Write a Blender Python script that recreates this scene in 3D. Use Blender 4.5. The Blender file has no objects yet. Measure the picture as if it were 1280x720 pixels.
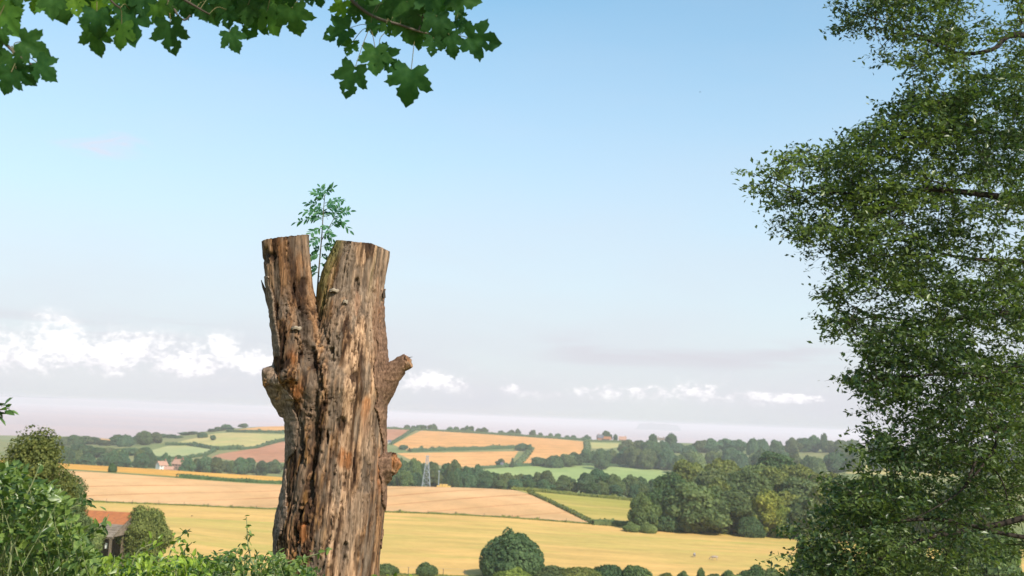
import bpy, bmesh, math, random
import numpy as np
from mathutils import Vector, Matrix, geometry as mgeo

# ---------------------------------------------------------------- camera, world, sun, exposure
SC = bpy.context.scene
COL = SC.collection
F_PX, CX, CY = 1280.0, 640.0, 360.0          # focal length in photo pixels, photo centre
CAM_Z = 100.0                                # camera height above the sea
PITCH = math.atan(162.0 / 1280.0); ROLL = 0.040
_f = np.array([0, math.cos(PITCH), math.sin(PITCH)])
_u0 = np.array([0, -math.sin(PITCH), math.cos(PITCH)]); _r0 = np.array([1.0, 0, 0])
_r = math.cos(ROLL) * _r0 + math.sin(ROLL) * _u0
_u = -math.sin(ROLL) * _r0 + math.cos(ROLL) * _u0
cam = bpy.data.objects.new('camera', bpy.data.cameras.new('camera'))
COL.objects.link(cam); SC.camera = cam
cam.matrix_world = Matrix(((_r[0], _u[0], -_f[0], 0), (_r[1], _u[1], -_f[1], 0), (_r[2], _u[2], -_f[2], CAM_Z), (0, 0, 0, 1)))
cam.data.sensor_width = 36; cam.data.lens = 36
cam.data.clip_start = 0.1; cam.data.clip_end = 200000
cam.data.dof.use_dof = True; cam.data.dof.focus_distance = 6.8; cam.data.dof.aperture_fstop = 4.0

SUN_AZ = math.radians(140); SUN_EL = math.radians(42)     # clockwise from the view direction (+Y)
w = bpy.data.worlds.new("World"); SC.world = w; w.use_nodes = True
SKY_STRENGTH = 0.145
SUN_STRENGTH = 4.2
sl = bpy.data.lights.new('sun', 'SUN'); sl.energy = SUN_STRENGTH; sl.angle = math.radians(0.5); sl.color = (1.0, 0.93, 0.82)
sun = bpy.data.objects.new('sun', sl); COL.objects.link(sun)
SUNV = Vector((math.sin(SUN_AZ) * math.cos(SUN_EL), math.cos(SUN_AZ) * math.cos(SUN_EL), math.sin(SUN_EL)))
sun.rotation_euler = (-SUNV).to_track_quat('-Z', 'Y').to_euler(); sun.location = (30, -30, 150)
SC.view_settings.view_transform = 'Standard'; SC.view_settings.look = 'None'
SC.view_settings.exposure = 0.55; SC.view_settings.gamma = 1.0
SC.view_settings.use_curve_mapping = False
SC.cycles.max_bounces = 8; SC.cycles.transparent_max_bounces = 8; SC.cycles.volume_bounces = 1
SC.cycles.use_denoising = True

class NT:
    """small helper for node trees"""
    def __init__(s, tree): s.t = tree; s.n = tree.nodes; s.l = tree.links
    def new(s, typ, **kw):
        nd = s.n.new(typ)
        for k, v in kw.items():
            setattr(nd, k, v)
        return nd
    def put(s, sock, v):
        if isinstance(v, bpy.types.NodeSocket): s.l.new(v, sock)
        else:
            if isinstance(v, tuple) and len(v) == 3 and sock.type == 'RGBA': v = v + (1,)
            sock.default_value = v
    def math(s, op, a, b=0.0, c=0.0, clamp=False):
        nd = s.new('ShaderNodeMath', operation=op); nd.use_clamp = clamp
        s.put(nd.inputs[0], a); s.put(nd.inputs[1], b); s.put(nd.inputs[2], c); return nd.outputs[0]
    def mix(s, f, a, b, mode='MIX'):
        nd = s.new('ShaderNodeMix', data_type='RGBA', blend_type=mode)
        s.put(nd.inputs[0], f); s.put(nd.inputs[6], a); s.put(nd.inputs[7], b); return nd.outputs[2]
    def ramp(s, f, lo, hi, a=0.0, b=1.0, smooth=True):
        nd = s.new('ShaderNodeMapRange', interpolation_type='SMOOTHSTEP' if smooth else 'LINEAR')
        s.put(nd.inputs[0], f); s.put(nd.inputs[1], lo); s.put(nd.inputs[2], hi); s.put(nd.inputs[3], a); s.put(nd.inputs[4], b)
        return nd.outputs[0]
    def noise(s, vec, scale, detail=3.0, rough=0.55, dist=0.0):
        nd = s.new('ShaderNodeTexNoise'); s.put(nd.inputs['Vector'], vec); nd.inputs['Scale'].default_value = scale
        nd.inputs['Detail'].default_value = detail; nd.inputs['Roughness'].default_value = rough; nd.inputs['Distortion'].default_value = dist
        return nd.outputs['Fac']
    def comb(s, x, y, z):
        nd = s.new('ShaderNodeCombineXYZ'); s.put(nd.inputs[0], x); s.put(nd.inputs[1], y); s.put(nd.inputs[2], z); return nd.outputs[0]
    def scale(s, vec, sc, rotz=0.0):
        nd = s.new('ShaderNodeMapping'); s.put(nd.inputs['Vector'], vec); nd.inputs['Scale'].default_value = sc
        nd.inputs['Rotation'].default_value = (0, 0, rotz); return nd.outputs[0]

def build_world():
    T = NT(w.node_tree); T.n.clear()
    out = T.new('ShaderNodeOutputWorld')
    sky = T.new('ShaderNodeTexSky', sky_type='NISHITA'); sky.sun_disc = False
    sky.sun_elevation = SUN_EL; sky.sun_rotation = SUN_AZ
    sky.altitude = 0; sky.air_density = 1.0; sky.dust_density = 0.5; sky.ozone_density = 0.2
    bsky = T.new('ShaderNodeBackground'); hs = T.new('ShaderNodeHueSaturation'); hs.inputs['Saturation'].default_value = 1.10; T.put(hs.inputs['Color'], sky.outputs[0])
    T.put(bsky.inputs[0], T.mix(1.0, hs.outputs[0], (0.82, 1.17, 1.08), 'MULTIPLY')); bsky.inputs[1].default_value = SKY_STRENGTH
    tc = T.new('ShaderNodeTexCoord'); sep = T.new('ShaderNodeSeparateXYZ'); T.put(sep.inputs[0], tc.outputs['Generated'])
    az = T.math('ARCTAN2', sep.outputs[0], sep.outputs[1]); el = T.math('ARCSINE', sep.outputs[2])
    ac = T.comb(T.math('MULTIPLY', az, 1.0), T.math('MULTIPLY', el, 1.5), 0.0)
    # thin pale summer haze towards the horizon, all the way round
    eq = T.math('DIVIDE', T.math('MAXIMUM', el, 0.0), 0.31)
    hz = T.math('MULTIPLY', T.math('POWER', 2.718, T.math('MULTIPLY', T.math('MULTIPLY', eq, eq), -1.0)), 0.96)
    veil = T.noise(T.comb(T.math('MULTIPLY', az, 1.0), T.math('MULTIPLY', el, 3.2), 3.0), 2.2, 4.0, 0.55)
    hz = T.math('ADD', hz, T.math('MULTIPLY', T.math('SUBTRACT', veil, 0.5), 0.30), clamp=True)
    bh = T.new('ShaderNodeBackground'); bh.inputs[0].default_value = (0.605, 0.600, 0.665, 1); bh.inputs[1].default_value = 0.845
    m1 = T.new('ShaderNodeMixShader'); T.put(m1.inputs[0], hz); T.put(m1.inputs[1], bsky.outputs[0]); T.put(m1.inputs[2], bh.outputs[0])
    # flat grey streaks
    st = T.noise(T.comb(T.math('MULTIPLY', az, 5.0), T.math('MULTIPLY', el, 55.0), 1.7), 1.3, 5.0, 0.55, 0.5)
    band = T.math('MULTIPLY', T.ramp(el, 0.048, 0.062), T.ramp(el, 0.088, 0.072))
    zone = T.ramp(T.math('ABSOLUTE', T.math('SUBTRACT', az, 0.175)), 0.175, 0.09)
    zone = T.math('MAXIMUM', zone, T.ramp(T.noise(T.comb(az, 0.0, 9.0), 1.6, 1.0), 0.5, 0.65, 0.0, 0.7))
    sfac = T.math('MULTIPLY', T.math('MULTIPLY', band, zone), T.ramp(st, 0.40, 0.66, 0.0, 0.6))
    bs = T.new('ShaderNodeBackground'); bs.inputs[0].default_value = (0.565, 0.545, 0.60, 1); bs.inputs[1].default_value = 0.86
    m2 = T.new('ShaderNodeMixShader'); T.put(m2.inputs[0], sfac); T.put(m2.inputs[1], m1.outputs[0]); T.put(m2.inputs[2], bs.outputs[0])
    # cumulus heaps low over the sea: (azimuth, elevation, half width, half height)
    puffs = [(-0.462, .036, .060, .024), (-0.418, .052, .026, .026), (-0.385, .038, .055, .022), (-0.345, .048, .040, .019), (-0.30, .040, .055, .020), (-0.272, .055, .018, .016),
             (-0.235, .042, .040, .014), (-0.20, .036, .05, .012), (-0.075, .030, .036, .013), (-0.052, .026, .03, .010), (.003, .026, .014, .007), (.032, .022, .03, .006),
             (.095, .026, .035, .009), (.135, .026, .030, .010), (.185, .030, .030, .011), (.225, .026, .045, .009), (.27, .028, .03, .005)]
    n1 = T.noise(ac, 34.0, 6.0, 0.58); n2 = T.noise(ac, 120.0, 5.0, 0.6)
    nn = T.math('ADD', T.math('MULTIPLY', T.math('SUBTRACT', n1, 0.5), 3.0), T.math('MULTIPLY', T.math('SUBTRACT', n2, 0.5), 2.4))
    env = None
    for a, e, wa, we in puffs:
        q = T.math('ADD', T.math('POWER', T.math('DIVIDE', T.math('SUBTRACT', az, a), wa), 2.0), T.math('POWER', T.math('DIVIDE', T.math('SUBTRACT', el, e), we), 2.0))
        v = T.math('SUBTRACT', 0.75, q)
        env = v if env is None else T.math('MAXIMUM', env, v)
    outside = T.math('MULTIPLY', T.ramp(T.math('ABSOLUTE', az), 0.52, 0.62), T.ramp(T.noise(T.comb(az, 0.0, 2.0), 4.0, 2.0), 0.45, 0.65))
    qo = T.math('SUBTRACT', T.math('SUBTRACT', T.math('MULTIPLY', outside, 1.5), 0.8), T.math('POWER', T.math('DIVIDE', T.math('SUBTRACT', el, .038), .016), 2.0))
    env = T.math('MAXIMUM', T.math('MAXIMUM', env, qo), -3.0)
    dens = T.ramp(T.math('ADD', env, nn), -0.35, 0.80)
    dens = T.math('MULTIPLY', dens, T.ramp(T.math('ADD', el, T.math('MULTIPLY', T.math('SUBTRACT', n1, .5), .014)), 0.012, 0.034))
    dens = T.math('MAXIMUM', T.math('MULTIPLY', dens, 0.88), T.math('MULTIPLY', T.ramp(T.math('ADD', env, T.math('MULTIPLY', nn, 0.9)), -1.2, 0.9), T.ramp(el, 0.010, 0.024, 0.0, 0.26)))
    bc = T.new('ShaderNodeBackground'); bc.inputs[1].default_value = 0.98
    T.put(bc.inputs[0], T.mix(T.ramp(T.math('ADD', T.math('ADD', T.math('MULTIPLY', env, .5), T.math('MULTIPLY', nn, 1.1)), T.math('MULTIPLY', T.math('SUBTRACT', el, .034), 26.0)), -0.45, 0.9), (0.585, 0.570, 0.62), (0.84, 0.82, 0.825)))  # cloud shading painted in: whiter upper parts, greyer below
    m3 = T.new('ShaderNodeMixShader'); T.put(m3.inputs[0], dens); T.put(m3.inputs[1], m2.outputs[0]); T.put(m3.inputs[2], bc.outputs[0])
    # small high wisps, top left
    wn = T.noise(T.comb(T.math('MULTIPLY', az, 9.0), T.math('MULTIPLY', el, 34.0), 4.4), 1.6, 5.0, 0.6, 0.6)
    wq = T.math('ADD', T.math('POWER', T.math('DIVIDE', T.math('SUBTRACT', az, -.395), .055), 2.0), T.math('POWER', T.math('DIVIDE', T.math('SUBTRACT', el, .232), .016), 2.0))
    wf = T.math('MULTIPLY', T.ramp(wq, 1.0, 0.1), T.ramp(wn, 0.42, 0.72, 0.0, 0.7))
    bw = T.new('ShaderNodeBackground'); bw.inputs[0].default_value = (0.66, 0.58, 0.62, 1); bw.inputs[1].default_value = 0.9
    m4 = T.new('ShaderNodeMixShader'); T.put(m4.inputs[0], wf); T.put(m4.inputs[1], m3.outputs[0]); T.put(m4.inputs[2], bw.outputs[0])
    T.put(out.inputs[0], m4.outputs[0])
build_world()

# ---------------------------------------------------------------- helpers
rng = np.random.default_rng(7)
random.seed(7)
CAMP = np.array([0, 0, CAM_Z])

def ray(px, py):
    return _f + _r * ((px - CX) / F_PX) + _u * ((CY - py) / F_PX)
def at(px, py, depth):
    """point seen at photo pixel (px, py), `depth` metres in front of the camera along +Y"""
    d = ray(px, py); return CAMP + d * (depth / d[1])
def hor(px): return 496.4 + 0.04 * px                       # the sea horizon's photo row
def az_of(px, py=None):
    d = ray(px, hor(px) + 70 if py is None else py); return math.atan2(d[0], d[1])

def _hash(ix, iy, iz):
    h = (ix.astype(np.int64) * 374761393 + iy.astype(np.int64) * 668265263 + iz.astype(np.int64) * 2147483647 // 7) & 0xffffffff
    h = ((h ^ (h >> 13)) * 1274126177) & 0xffffffff
    h = (h ^ (h >> 16)) & 0xffffffff
    return h.astype(np.float64) / 4294967295.0
def vnoise(P):
    """value noise 0..1 at points P (n,3)"""
    i = np.floor(P); f = P - i; f = f * f * (3 - 2 * f)
    x, y, z = i[:, 0], i[:, 1], i[:, 2]; r = 0
    for dx in (0, 1):
        for dy in (0, 1):
            for dz in (0, 1):
                wgt = (f[:, 0] if dx else 1 - f[:, 0]) * (f[:, 1] if dy else 1 - f[:, 1]) * (f[:, 2] if dz else 1 - f[:, 2])
                r = r + wgt * _hash(x + dx, y + dy, z + dz)
    return r
def fbm(P, octv=4, g=0.5):
    s = 0; a = 1; t = 0
    for k in range(octv):
        s = s + a * vnoise(P * 2 ** k + 17.3 * k); t += a; a *= g
    return s / t
def sstep(x, a, b):
    t = np.clip((x - a) / (b - a), 0, 1); return t * t * (3 - 2 * t)

def tag(o, label=None, cat=None, group=None, kind=None):
    if label: o['label'] = label
    if cat: o['category'] = cat
    if group: o['group'] = group
    if kind: o['kind'] = kind
    return o
def thing(name, label, cat, loc, group=None):
    o = bpy.data.objects.new(name, None); COL.objects.link(o); o.location = Vector(loc)
    o.empty_display_size = 0.3
    return tag(o, label, cat, group)
def mesh_data(name, V, F, mats, smooth=False, matidx=None):
    me = bpy.data.meshes.new(name)
    V = np.asarray(V, dtype=np.float64)
    if isinstance(F, np.ndarray):
        k = F.shape[1]; m = F.shape[0]
        me.vertices.add(len(V)); me.vertices.foreach_set('co', V.ravel())
        me.loops.add(m * k); me.loops.foreach_set('vertex_index', F.ravel().astype(np.int32))
        me.polygons.add(m); me.polygons.foreach_set('loop_start', np.arange(0, m * k, k, dtype=np.int32))
        me.update(calc_edges=True)
    else:
        me.from_pydata([tuple(v) for v in V], [], F); me.update()
    for mt in (mats if isinstance(mats, (list, tuple)) else [mats]): me.materials.append(mt)
    if matidx is not None: me.polygons.foreach_set('material_index', np.asarray(matidx, dtype=np.int32))
    me.polygons.foreach_set('use_smooth', np.full(len(me.polygons), bool(smooth)))
    return me
def obj(name, me, parent=None):
    o = bpy.data.objects.new(name, me); COL.objects.link(o)
    if parent is not None: o.parent = parent
    return o
def mk(name, V, F, mats, parent=None, smooth=False, matidx=None, root=None):
    """mesh object from world coordinates; local to its parent thing's location"""
    V = np.asarray(V, dtype=np.float64)
    r = root if root is not None else parent
    if r is not None: V = V - np.array(r.location)
    return obj(name, mesh_data(name, V, F, mats, smooth, matidx), parent)

class MB:
    """collects pieces (python lists)"""
    def __init__(s): s.V = []; s.F = []; s.n = 0
    def add(s, V, F):
        s.V.append(np.asarray(V, dtype=np.float64)); s.F += [tuple(int(i) + s.n for i in f) for f in F]; s.n += len(V)
        return s
    def box(s, c, d, R=None):
        c = np.asarray(c, float); h = np.asarray(d, float) / 2
        v = np.array([[x, y, z] for x in (-1, 1) for y in (-1, 1) for z in (-1, 1)]) * h
        if R is not None: v = v @ np.asarray(R).T
        return s.add(v + c, [(0, 1, 3, 2), (4, 6, 7, 5), (0, 4, 5, 1), (2, 3, 7, 6), (0, 2, 6, 4), (1, 5, 7, 3)])
    def tube(s, pts, rad, n=6, cap=True):
        V, F = tube(pts, rad, n, cap); return s.add(V, F)
    def verts(s): return np.concatenate(s.V)
    def mk(s, name, mats, parent=None, smooth=False): return mk(name, s.verts(), s.F, mats, parent, smooth)

def tube(pts, rad, n=6, cap=True):
    pts = np.asarray(pts, float); k = len(pts)
    rad = np.full(k, rad) if np.isscalar(rad) else np.asarray(rad, float)
    t = np.gradient(pts, axis=0); t /= np.linalg.norm(t, axis=1)[:, None] + 1e-12
    ref = np.array([0, 0, 1.0]) if abs(t[0][2]) < 0.9 else np.array([0, 1.0, 0])
    V = []
    for i in range(k):
        a = np.cross(t[i], ref); a /= np.linalg.norm(a) + 1e-12; b = np.cross(a, t[i]); ref = b if np.linalg.norm(b) > .1 else ref
        th = np.arange(n) * 2 * math.pi / n
        V.append(pts[i] + rad[i] * (np.cos(th)[:, None] * a + np.sin(th)[:, None] * b))
    V = np.concatenate(V)
    F = [(i * n + j, i * n + (j + 1) % n, (i + 1) * n + (j + 1) % n, (i + 1) * n + j) for i in range(k - 1) for j in range(n)]
    if cap:
        F.append(tuple(range(n - 1, -1, -1))); F.append(tuple((k - 1) * n + j for j in range(n)))
    return V, F
def smooth_path(pts, per=4):
    """Catmull-Rom through the points"""
    P = np.asarray(pts, float); P = np.vstack([2 * P[0] - P[1], P, 2 * P[-1] - P[-2]]); out = []
    for i in range(1, len(P) - 2):
        for t in np.arange(per) / per:
            out.append(0.5 * ((2 * P[i]) + (-P[i - 1] + P[i + 1]) * t + (2 * P[i - 1] - 5 * P[i] + 4 * P[i + 1] - P[i + 2]) * t ** 2 + (-P[i - 1] + 3 * P[i] - 3 * P[i + 1] + P[i + 2]) * t ** 3))
    out.append(P[-2]); return np.array(out)

def frames(N, spin):
    """rotation matrices whose z axis is N, spun by `spin` about it"""
    N = N / (np.linalg.norm(N, axis=1)[:, None] + 1e-12)
    ref = np.where(np.abs(N[:, 2:3]) < 0.9, np.array([[0, 0, 1.0]]), np.array([[1.0, 0, 0]]))
    a = np.cross(ref, N); a /= np.linalg.norm(a, axis=1)[:, None] + 1e-12; b = np.cross(N, a)
    c, s_ = np.cos(spin)[:, None], np.sin(spin)[:, None]
    return np.stack([a * c + b * s_, -a * s_ + b * c, N], axis=2)
def scatter(SV, SF, P, R, S):
    """copies of one shape -> vertices, faces (arrays)"""
    SV = np.asarray(SV, float); SF = np.asarray(SF); n = len(P); k = len(SV)
    V = np.einsum('nij,kj->nki', R, SV) * np.asarray(S)[:, None, None] + np.asarray(P)[:, None, :]
    F = SF[None] + (np.arange(n) * k)[:, None, None]
    return V.reshape(-1, 3), F.reshape(-1, SF.shape[1])
def rand_dirs(n):
    v = rng.normal(size=(n, 3)); return v / np.linalg.norm(v, axis=1)[:, None]

# leaf shapes, unit length along +x, slightly folded: three quads
LEAFV = [(0, 0, 0), (.33, .24, .05), (.33, 0, 0), (.33, -.24, .05), (.72, .17, .02), (.72, 0, -.04), (.72, -.17, .02), (1, 0, -.10)]
LEAFF = [(0, 2, 1, 1), (0, 3, 2, 2)]
LEAFQ = np.array([(0, 2, 5, 1), (0, 3, 5, 2), (1, 5, 7, 4), (3, 6, 7, 5)])
LEAF2V = [(0, 0, 0), (.5, .24, .04), (1, 0, -.09), (.5, -.24, .04), (.46, 0, -.03)]
LEAF2Q = np.array([(0, 4, 2, 1), (0, 3, 2, 4)])
QUADV = [(-.5, -.5, 0), (.5, -.42, .06), (.44, .5, 0), (-.5, .4, -.06)]
QUADF = np.array([(0, 1, 2, 3)])

# ---------------------------------------------------------------- materials
def new_mat(name):
    m = bpy.data.materials.new(name); m.use_nodes = True
    T = NT(m.node_tree); T.n.clear(); out = T.new('ShaderNodeOutputMaterial'); return m, T, out
def principled(T, out, color, rough=0.8, spec=0.2, bump=None, bdist=0.02, bstr=0.6):
    p = T.new('ShaderNodeBsdfPrincipled'); T.put(p.inputs['Base Color'], color); T.put(p.inputs['Roughness'], rough)
    p.inputs['Specular IOR Level'].default_value = spec
    if bump is not None:
        b = T.new('ShaderNodeBump'); b.inputs['Distance'].default_value = bdist; b.inputs['Strength'].default_value = bstr
        T.put(b.inputs['Height'], bump); T.put(p.inputs['Normal'], b.outputs[0])
    if out is not None: T.put(out.inputs[0], p.outputs[0])
    return p
def plain(name, c1, c2=None, scale=3.0, rough=0.8, spec=0.2, stretch=(1, 1, 1), bump=0.0):
    m, T, out = new_mat(name); tc = T.new('ShaderNodeTexCoord')
    n = T.noise(T.scale(tc.outputs['Object'], stretch), scale, 4.0)
    col = T.mix(T.ramp(n, 0.3, 0.7), c1, c2 or tuple(x * .7 for x in c1))
    principled(T, out, col, rough, spec, n if bump else None, bump)
    return m
def foliage_mat(name, dark, light, trans=0.25, rough=0.55, spec=0.25, nscale=0.5, use_tint=True, fine=0.0):
    """leaves: two greens by clump, tinted per object by its viewport colour, some light let through"""
    m, T, out = new_mat(name); tc = T.new('ShaderNodeTexCoord')
    n = T.noise(tc.outputs['Object'], nscale, 3.0, 0.6)
    geo = T.new('ShaderNodeNewGeometry')
    n = T.math('ADD', T.math('MULTIPLY', n, 0.75), T.math('MULTIPLY', geo.outputs['Random Per Island'], 0.25))
    col = T.mix(T.ramp(n, 0.35, 0.68), dark, light)
    if use_tint:
        oi = T.new('ShaderNodeObjectInfo'); col = T.mix(1.0, col, oi.outputs['Color'], 'MULTIPLY')
    p = principled(T, None, col, rough, spec)
    tr = T.new('ShaderNodeBsdfTranslucent'); T.put(tr.inputs[0], T.mix(1.0, col, (1.25, 1.35, 0.55), 'MULTIPLY'))
    mx = T.new('ShaderNodeMixShader'); mx.inputs[0].default_value = trans
    T.put(mx.inputs[1], p.outputs[0]); T.put(mx.inputs[2], tr.outputs[0]); T.put(out.inputs[0], mx.outputs[0])
    return m
def field_mat(name, c1, c2, big=0.012, stretch=(1, 1, 1), rot=0.0, rows=0.0, rowstr=0.0, fine=0.6, third=None, tram=0.0, c2range=(0.35, 0.65)):
    m, T, out = new_mat(name); tc = T.new('ShaderNodeTexCoord'); v = tc.outputs['Object']
    n = T.noise(T.scale(v, stretch), big, 4.0, 0.6, 0.3)
    col = T.mix(T.ramp(n, c2range[0], c2range[1]), c1, c2)
    if third:
        n3 = T.noise(T.scale(v, (stretch[0] * .7, stretch[1] * 1.2, 1)), big * 2.7, 4.0, 0.6, 0.4)
        col = T.mix(T.ramp(n3, 0.52, 0.70, 0.0, 0.55), col, third)
    nm = T.noise(T.scale(v, (stretch[0] * .8, stretch[1] * 1.0, 1)), max(big * 5, .05), 5.0, 0.68)
    col = T.mix(T.ramp(nm, 0.25, 0.75, 0.0, 1.0), T.mix(1.0, col, (0.80, 0.82, 0.80), 'MULTIPLY'), T.mix(1.0, col, (1.12, 1.08, 1.08), 'MULTIPLY'))
    nf = T.noise(v, fine, 4.0, 0.7)
    col = T.mix(T.ramp(nf, 0.3, 0.7, 0.0, 0.22), col, T.mix(1.0, col, (0.62, 0.60, 0.55), 'MULTIPLY'))
    if rows:
        wv = T.new('ShaderNodeTexWave', wave_type='BANDS', bands_direction='X'); T.put(wv.inputs['Vector'], T.scale(v, (1, 1, 1), rot))
        wv.inputs['Scale'].default_value = rows; wv.inputs['Distortion'].default_value = 1.2; wv.inputs['Detail'].default_value = 2.0; wv.inputs['Detail Scale'].default_value = 0.02 / max(rows, 1e-3)
        k = T.ramp(wv.outputs['Fac'], 0.55, 1.0, 0.0, rowstr)
        col = T.mix(k, col, T.mix(1.0, col, (0.70, 0.55, 0.45), 'MULTIPLY'))
    if tram:
        wv = T.new('ShaderNodeTexWave', wave_type='BANDS', bands_direction='X'); T.put(wv.inputs['Vector'], T.scale(v, (1, 1, 1), rot))
        wv.inputs['Scale'].default_value = tram; wv.inputs['Distortion'].default_value = 0.6; wv.inputs['Detail'].default_value = 1.0; wv.inputs['Detail Scale'].default_value = 0.5
        brk = T.ramp(T.noise(v, 0.02, 2.0), 0.4, 0.6, 0.35, 0.95)
        col = T.mix(T.math('MULTIPLY', T.ramp(wv.outputs['Fac'], 0.965, 0.999), brk), col, T.mix(1.0, col, (0.70, 0.50, 0.36), 'MULTIPLY'))
    principled(T, out, col, 0.95, 0.05, nf, 0.5, 0.35)
    return m
M = {}
M['grass'] = field_mat('dry_grass', (.40, .30, .10), (.26, .27, .075), 0.03, fine=1.2)
M['hill'] = field_mat('hill_pasture', (.17, .20, .07), (.24, .22, .09), 0.01, fine=0.3)
M['meadow'] = field_mat('meadow_grass', (.64, .385, .13), (.52, .37, .11), 0.018, (.45, 1.2, 1), fine=0.35, third=(.33, .34, .075))
M['wheat'] = field_mat('ripe_wheat', (.70, .41, .20), (.62, .345, .155), 0.010, (1, .5, 1), rot=math.radians(38), fine=0.5, tram=0.0135)
M['gold'] = field_mat('golden_stubble', (.70, .365, .085), (.62, .31, .07), 0.02, fine=0.4)
M['orange'] = field_mat('orange_stubble', (.74, .375, .135), (.66, .32, .105), 0.006, rot=math.radians(62), rows=0.016, rowstr=0.5, fine=0.2, tram=0.006)
M['green'] = field_mat('green_pasture', (.33, .38, .135), (.27, .34, .11), 0.006, fine=0.2)
M['lime'] = field_mat('lime_pasture', (.48, .345, .10), (.36, .31, .07), 0.02, (.5, 1.4, 1), fine=0.5, c2range=(.3, .6))
M['olive'] = field_mat('olive_pasture', (.40, .37, .13), (.50, .38, .15), 0.008, fine=0.2)
M['sage'] = field_mat('sage_pasture', (.33, .36, .16), (.42, .38, .16), 0.008, fine=0.2)
M['red'] = field_mat('red_earth', (.42, .175, .09), (.47, .215, .12), 0.008, fine=0.2)
M['verge'] = field_mat('rough_grass', (.20, .22, .06), (.33, .26, .09), 0.15, fine=1.0)
M['crown'] = foliage_mat('tree_leaves', (.078, .112, .042), (.175, .212, .074), 0.32, 0.6, 0.15, 0.9)
M['trunk'] = plain('grey_bark', (.10, .075, .055), (.055, .042, .032), 4.0, 0.9, 0.1, (1, 1, .25), 0.03)

# ---------------------------------------------------------------- terrain: heights relative to the camera, by bearing and distance
DK = [0.5, 4, 10, 30, 70, 130, 180, 222, 348, 470, 560, 700, 900, 1080, 1300, 1500, 1800, 2000, 2200, 2600, 3000, 3400]
XK = [-400, 0, 100, 180, 230, 290, 350, 430, 500, 570, 640, 720, 830, 950, 1070, 1200, 1700]
def yrow(d, ys): return [-(y - hor(x)) / 1280.0 * d for x, y in zip(XK, ys)]
ZT = {0.5: [-1.65] * 17, 4: [-1.75] * 17, 10: [-2.4] * 17, 30: [-5.6] * 17,
      70: [-10.5] * 5 + [-11.5] * 12, 130: [-19.5] * 5 + [-21.5] + [-22.5] * 11, 180: [-26.5] * 5 + [-29] + [-30.2] * 11, 222: [-31.5] * 5 + [-33.5] + [-34.6] * 7 + [-34.2] * 4,
      348: yrow(348, [605, 623, 627, 630, 632, 634.5, 637, 639, 641, 644, 648, 654, 661, 668, 674, 682, 702]),
      470: yrow(470, [560, 573, 580, 587, 592, 597.5, 602, 602.5, 603, 604.5, 608, 615.5, 625, 626, 626, 632, 650]),
      560: yrow(560, [550, 563, 571, 577, 581, 586, 590, 600, 612, 613, 613, 618, 626, 598, 597, 602, 620]),
      700: [-50] * 12 + [-50, -40, -34, -34, -34], 900: [-64] * 12 + [-63, -54, -34, -33, -33], 1080: [-64] * 12 + [-63, -57, -37, -36, -36],
      1300: [-64, -64, -63, -63, -62, -60, -58, -58, -60, -62, -61, -61, -61, -57, -50, -46, -46],
      1500: [-64, -63, -61, -57, -54, -49, -46, -47, -50, -52, -51, -50, -46, -45, -41, -38, -38],
      1800: [-66, -66, -66, -60, -49, -37, -33, -33, -36, -37, -39, -41, -36, -34, -28, -26, -26],
      2000: [-72, -72, -72, -66, -53, -38, -31, -29, -29, -30, -33, -37, -34, -32, -27, -25, -25],
      2200: [-84, -84, -82, -84, -66, -46, -38, -36, -36, -37, -40, -44, -41, -39, -34, -32, -32],
      2600: [-84, -84, -80, -92, -88, -74, -66, -64, -64, -65, -68, -70, -70, -70, -70, -70, -70],
      3000: [-103] * 17, 3400: [-108] * 17}
_AZ = np.array([az_of(x) for x in XK])
_ga = np.linspace(_AZ[0], _AZ[-1], 400); _gl = np.linspace(math.log(.5), math.log(3400), 600)
_tab = np.array([ZT[d] for d in DK]).T                      # columns x distances
_t1 = np.array([np.interp(np.exp(_gl), DK, row) for row in _tab])
_G = np.array([np.interp(_ga, _AZ, _t1[:, j]) for j in range(len(_gl))]).T
def _gauss(A, sig, axis):
    r = int(3 * sig); k = np.exp(-.5 * (np.arange(-r, r + 1) / sig) ** 2); k /= k.sum()
    pad = [(0, 0), (0, 0)]; pad[axis] = (r, r); B = np.pad(A, pad, mode='edge')
    return np.apply_along_axis(lambda v: np.convolve(v, k, 'valid'), axis, B)
_G = _gauss(_gauss(_G, 2.2, 1), 5.0, 0)
def ground_ad(a, d):
    a = np.clip(np.asarray(a, float), _ga[0], _ga[-1]); l = np.clip(np.log(np.maximum(d, .5)), _gl[0], _gl[-1])
    fa = (a - _ga[0]) / (_ga[1] - _ga[0]); fl = (l - _gl[0]) / (_gl[1] - _gl[0])
    i = np.clip(fa.astype(int), 0, 398); j = np.clip(fl.astype(int), 0, 598); fa = fa - i; fl = fl - j
    return CAM_Z + (_G[i, j] * (1 - fa) * (1 - fl) + _G[i + 1, j] * fa * (1 - fl) + _G[i, j + 1] * (1 - fa) * fl + _G[i + 1, j + 1] * fa * fl)
def ground(x, y):
    return float(ground_ad(np.array([math.atan2(x, y)]), np.array([math.hypot(x, y)]))[0])
def gp(px, d):
    """ground point on the bearing of photo column px, d metres away"""
    a = az_of(px); x, y = d * math.sin(a), d * math.cos(a); return np.array([x, y, ground(x, y)])
def hit(px, py, dmax=2040.0, dmin=200.0):
    """where the sight line through a photo pixel meets the ground: bearing, distance"""
    d = ray(px, py); hn = math.hypot(d[0], d[1]); a = math.atan2(d[0], d[1]); t = d[2] / hn
    ds = np.exp(np.linspace(math.log(dmin), math.log(dmax), 900))
    g = ground_ad(np.full(900, a), ds); z = CAM_Z + ds * t
    k = np.nonzero(z <= g)[0]
    return (a, ds[k[0]]) if len(k) else (a, dmax)
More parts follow.
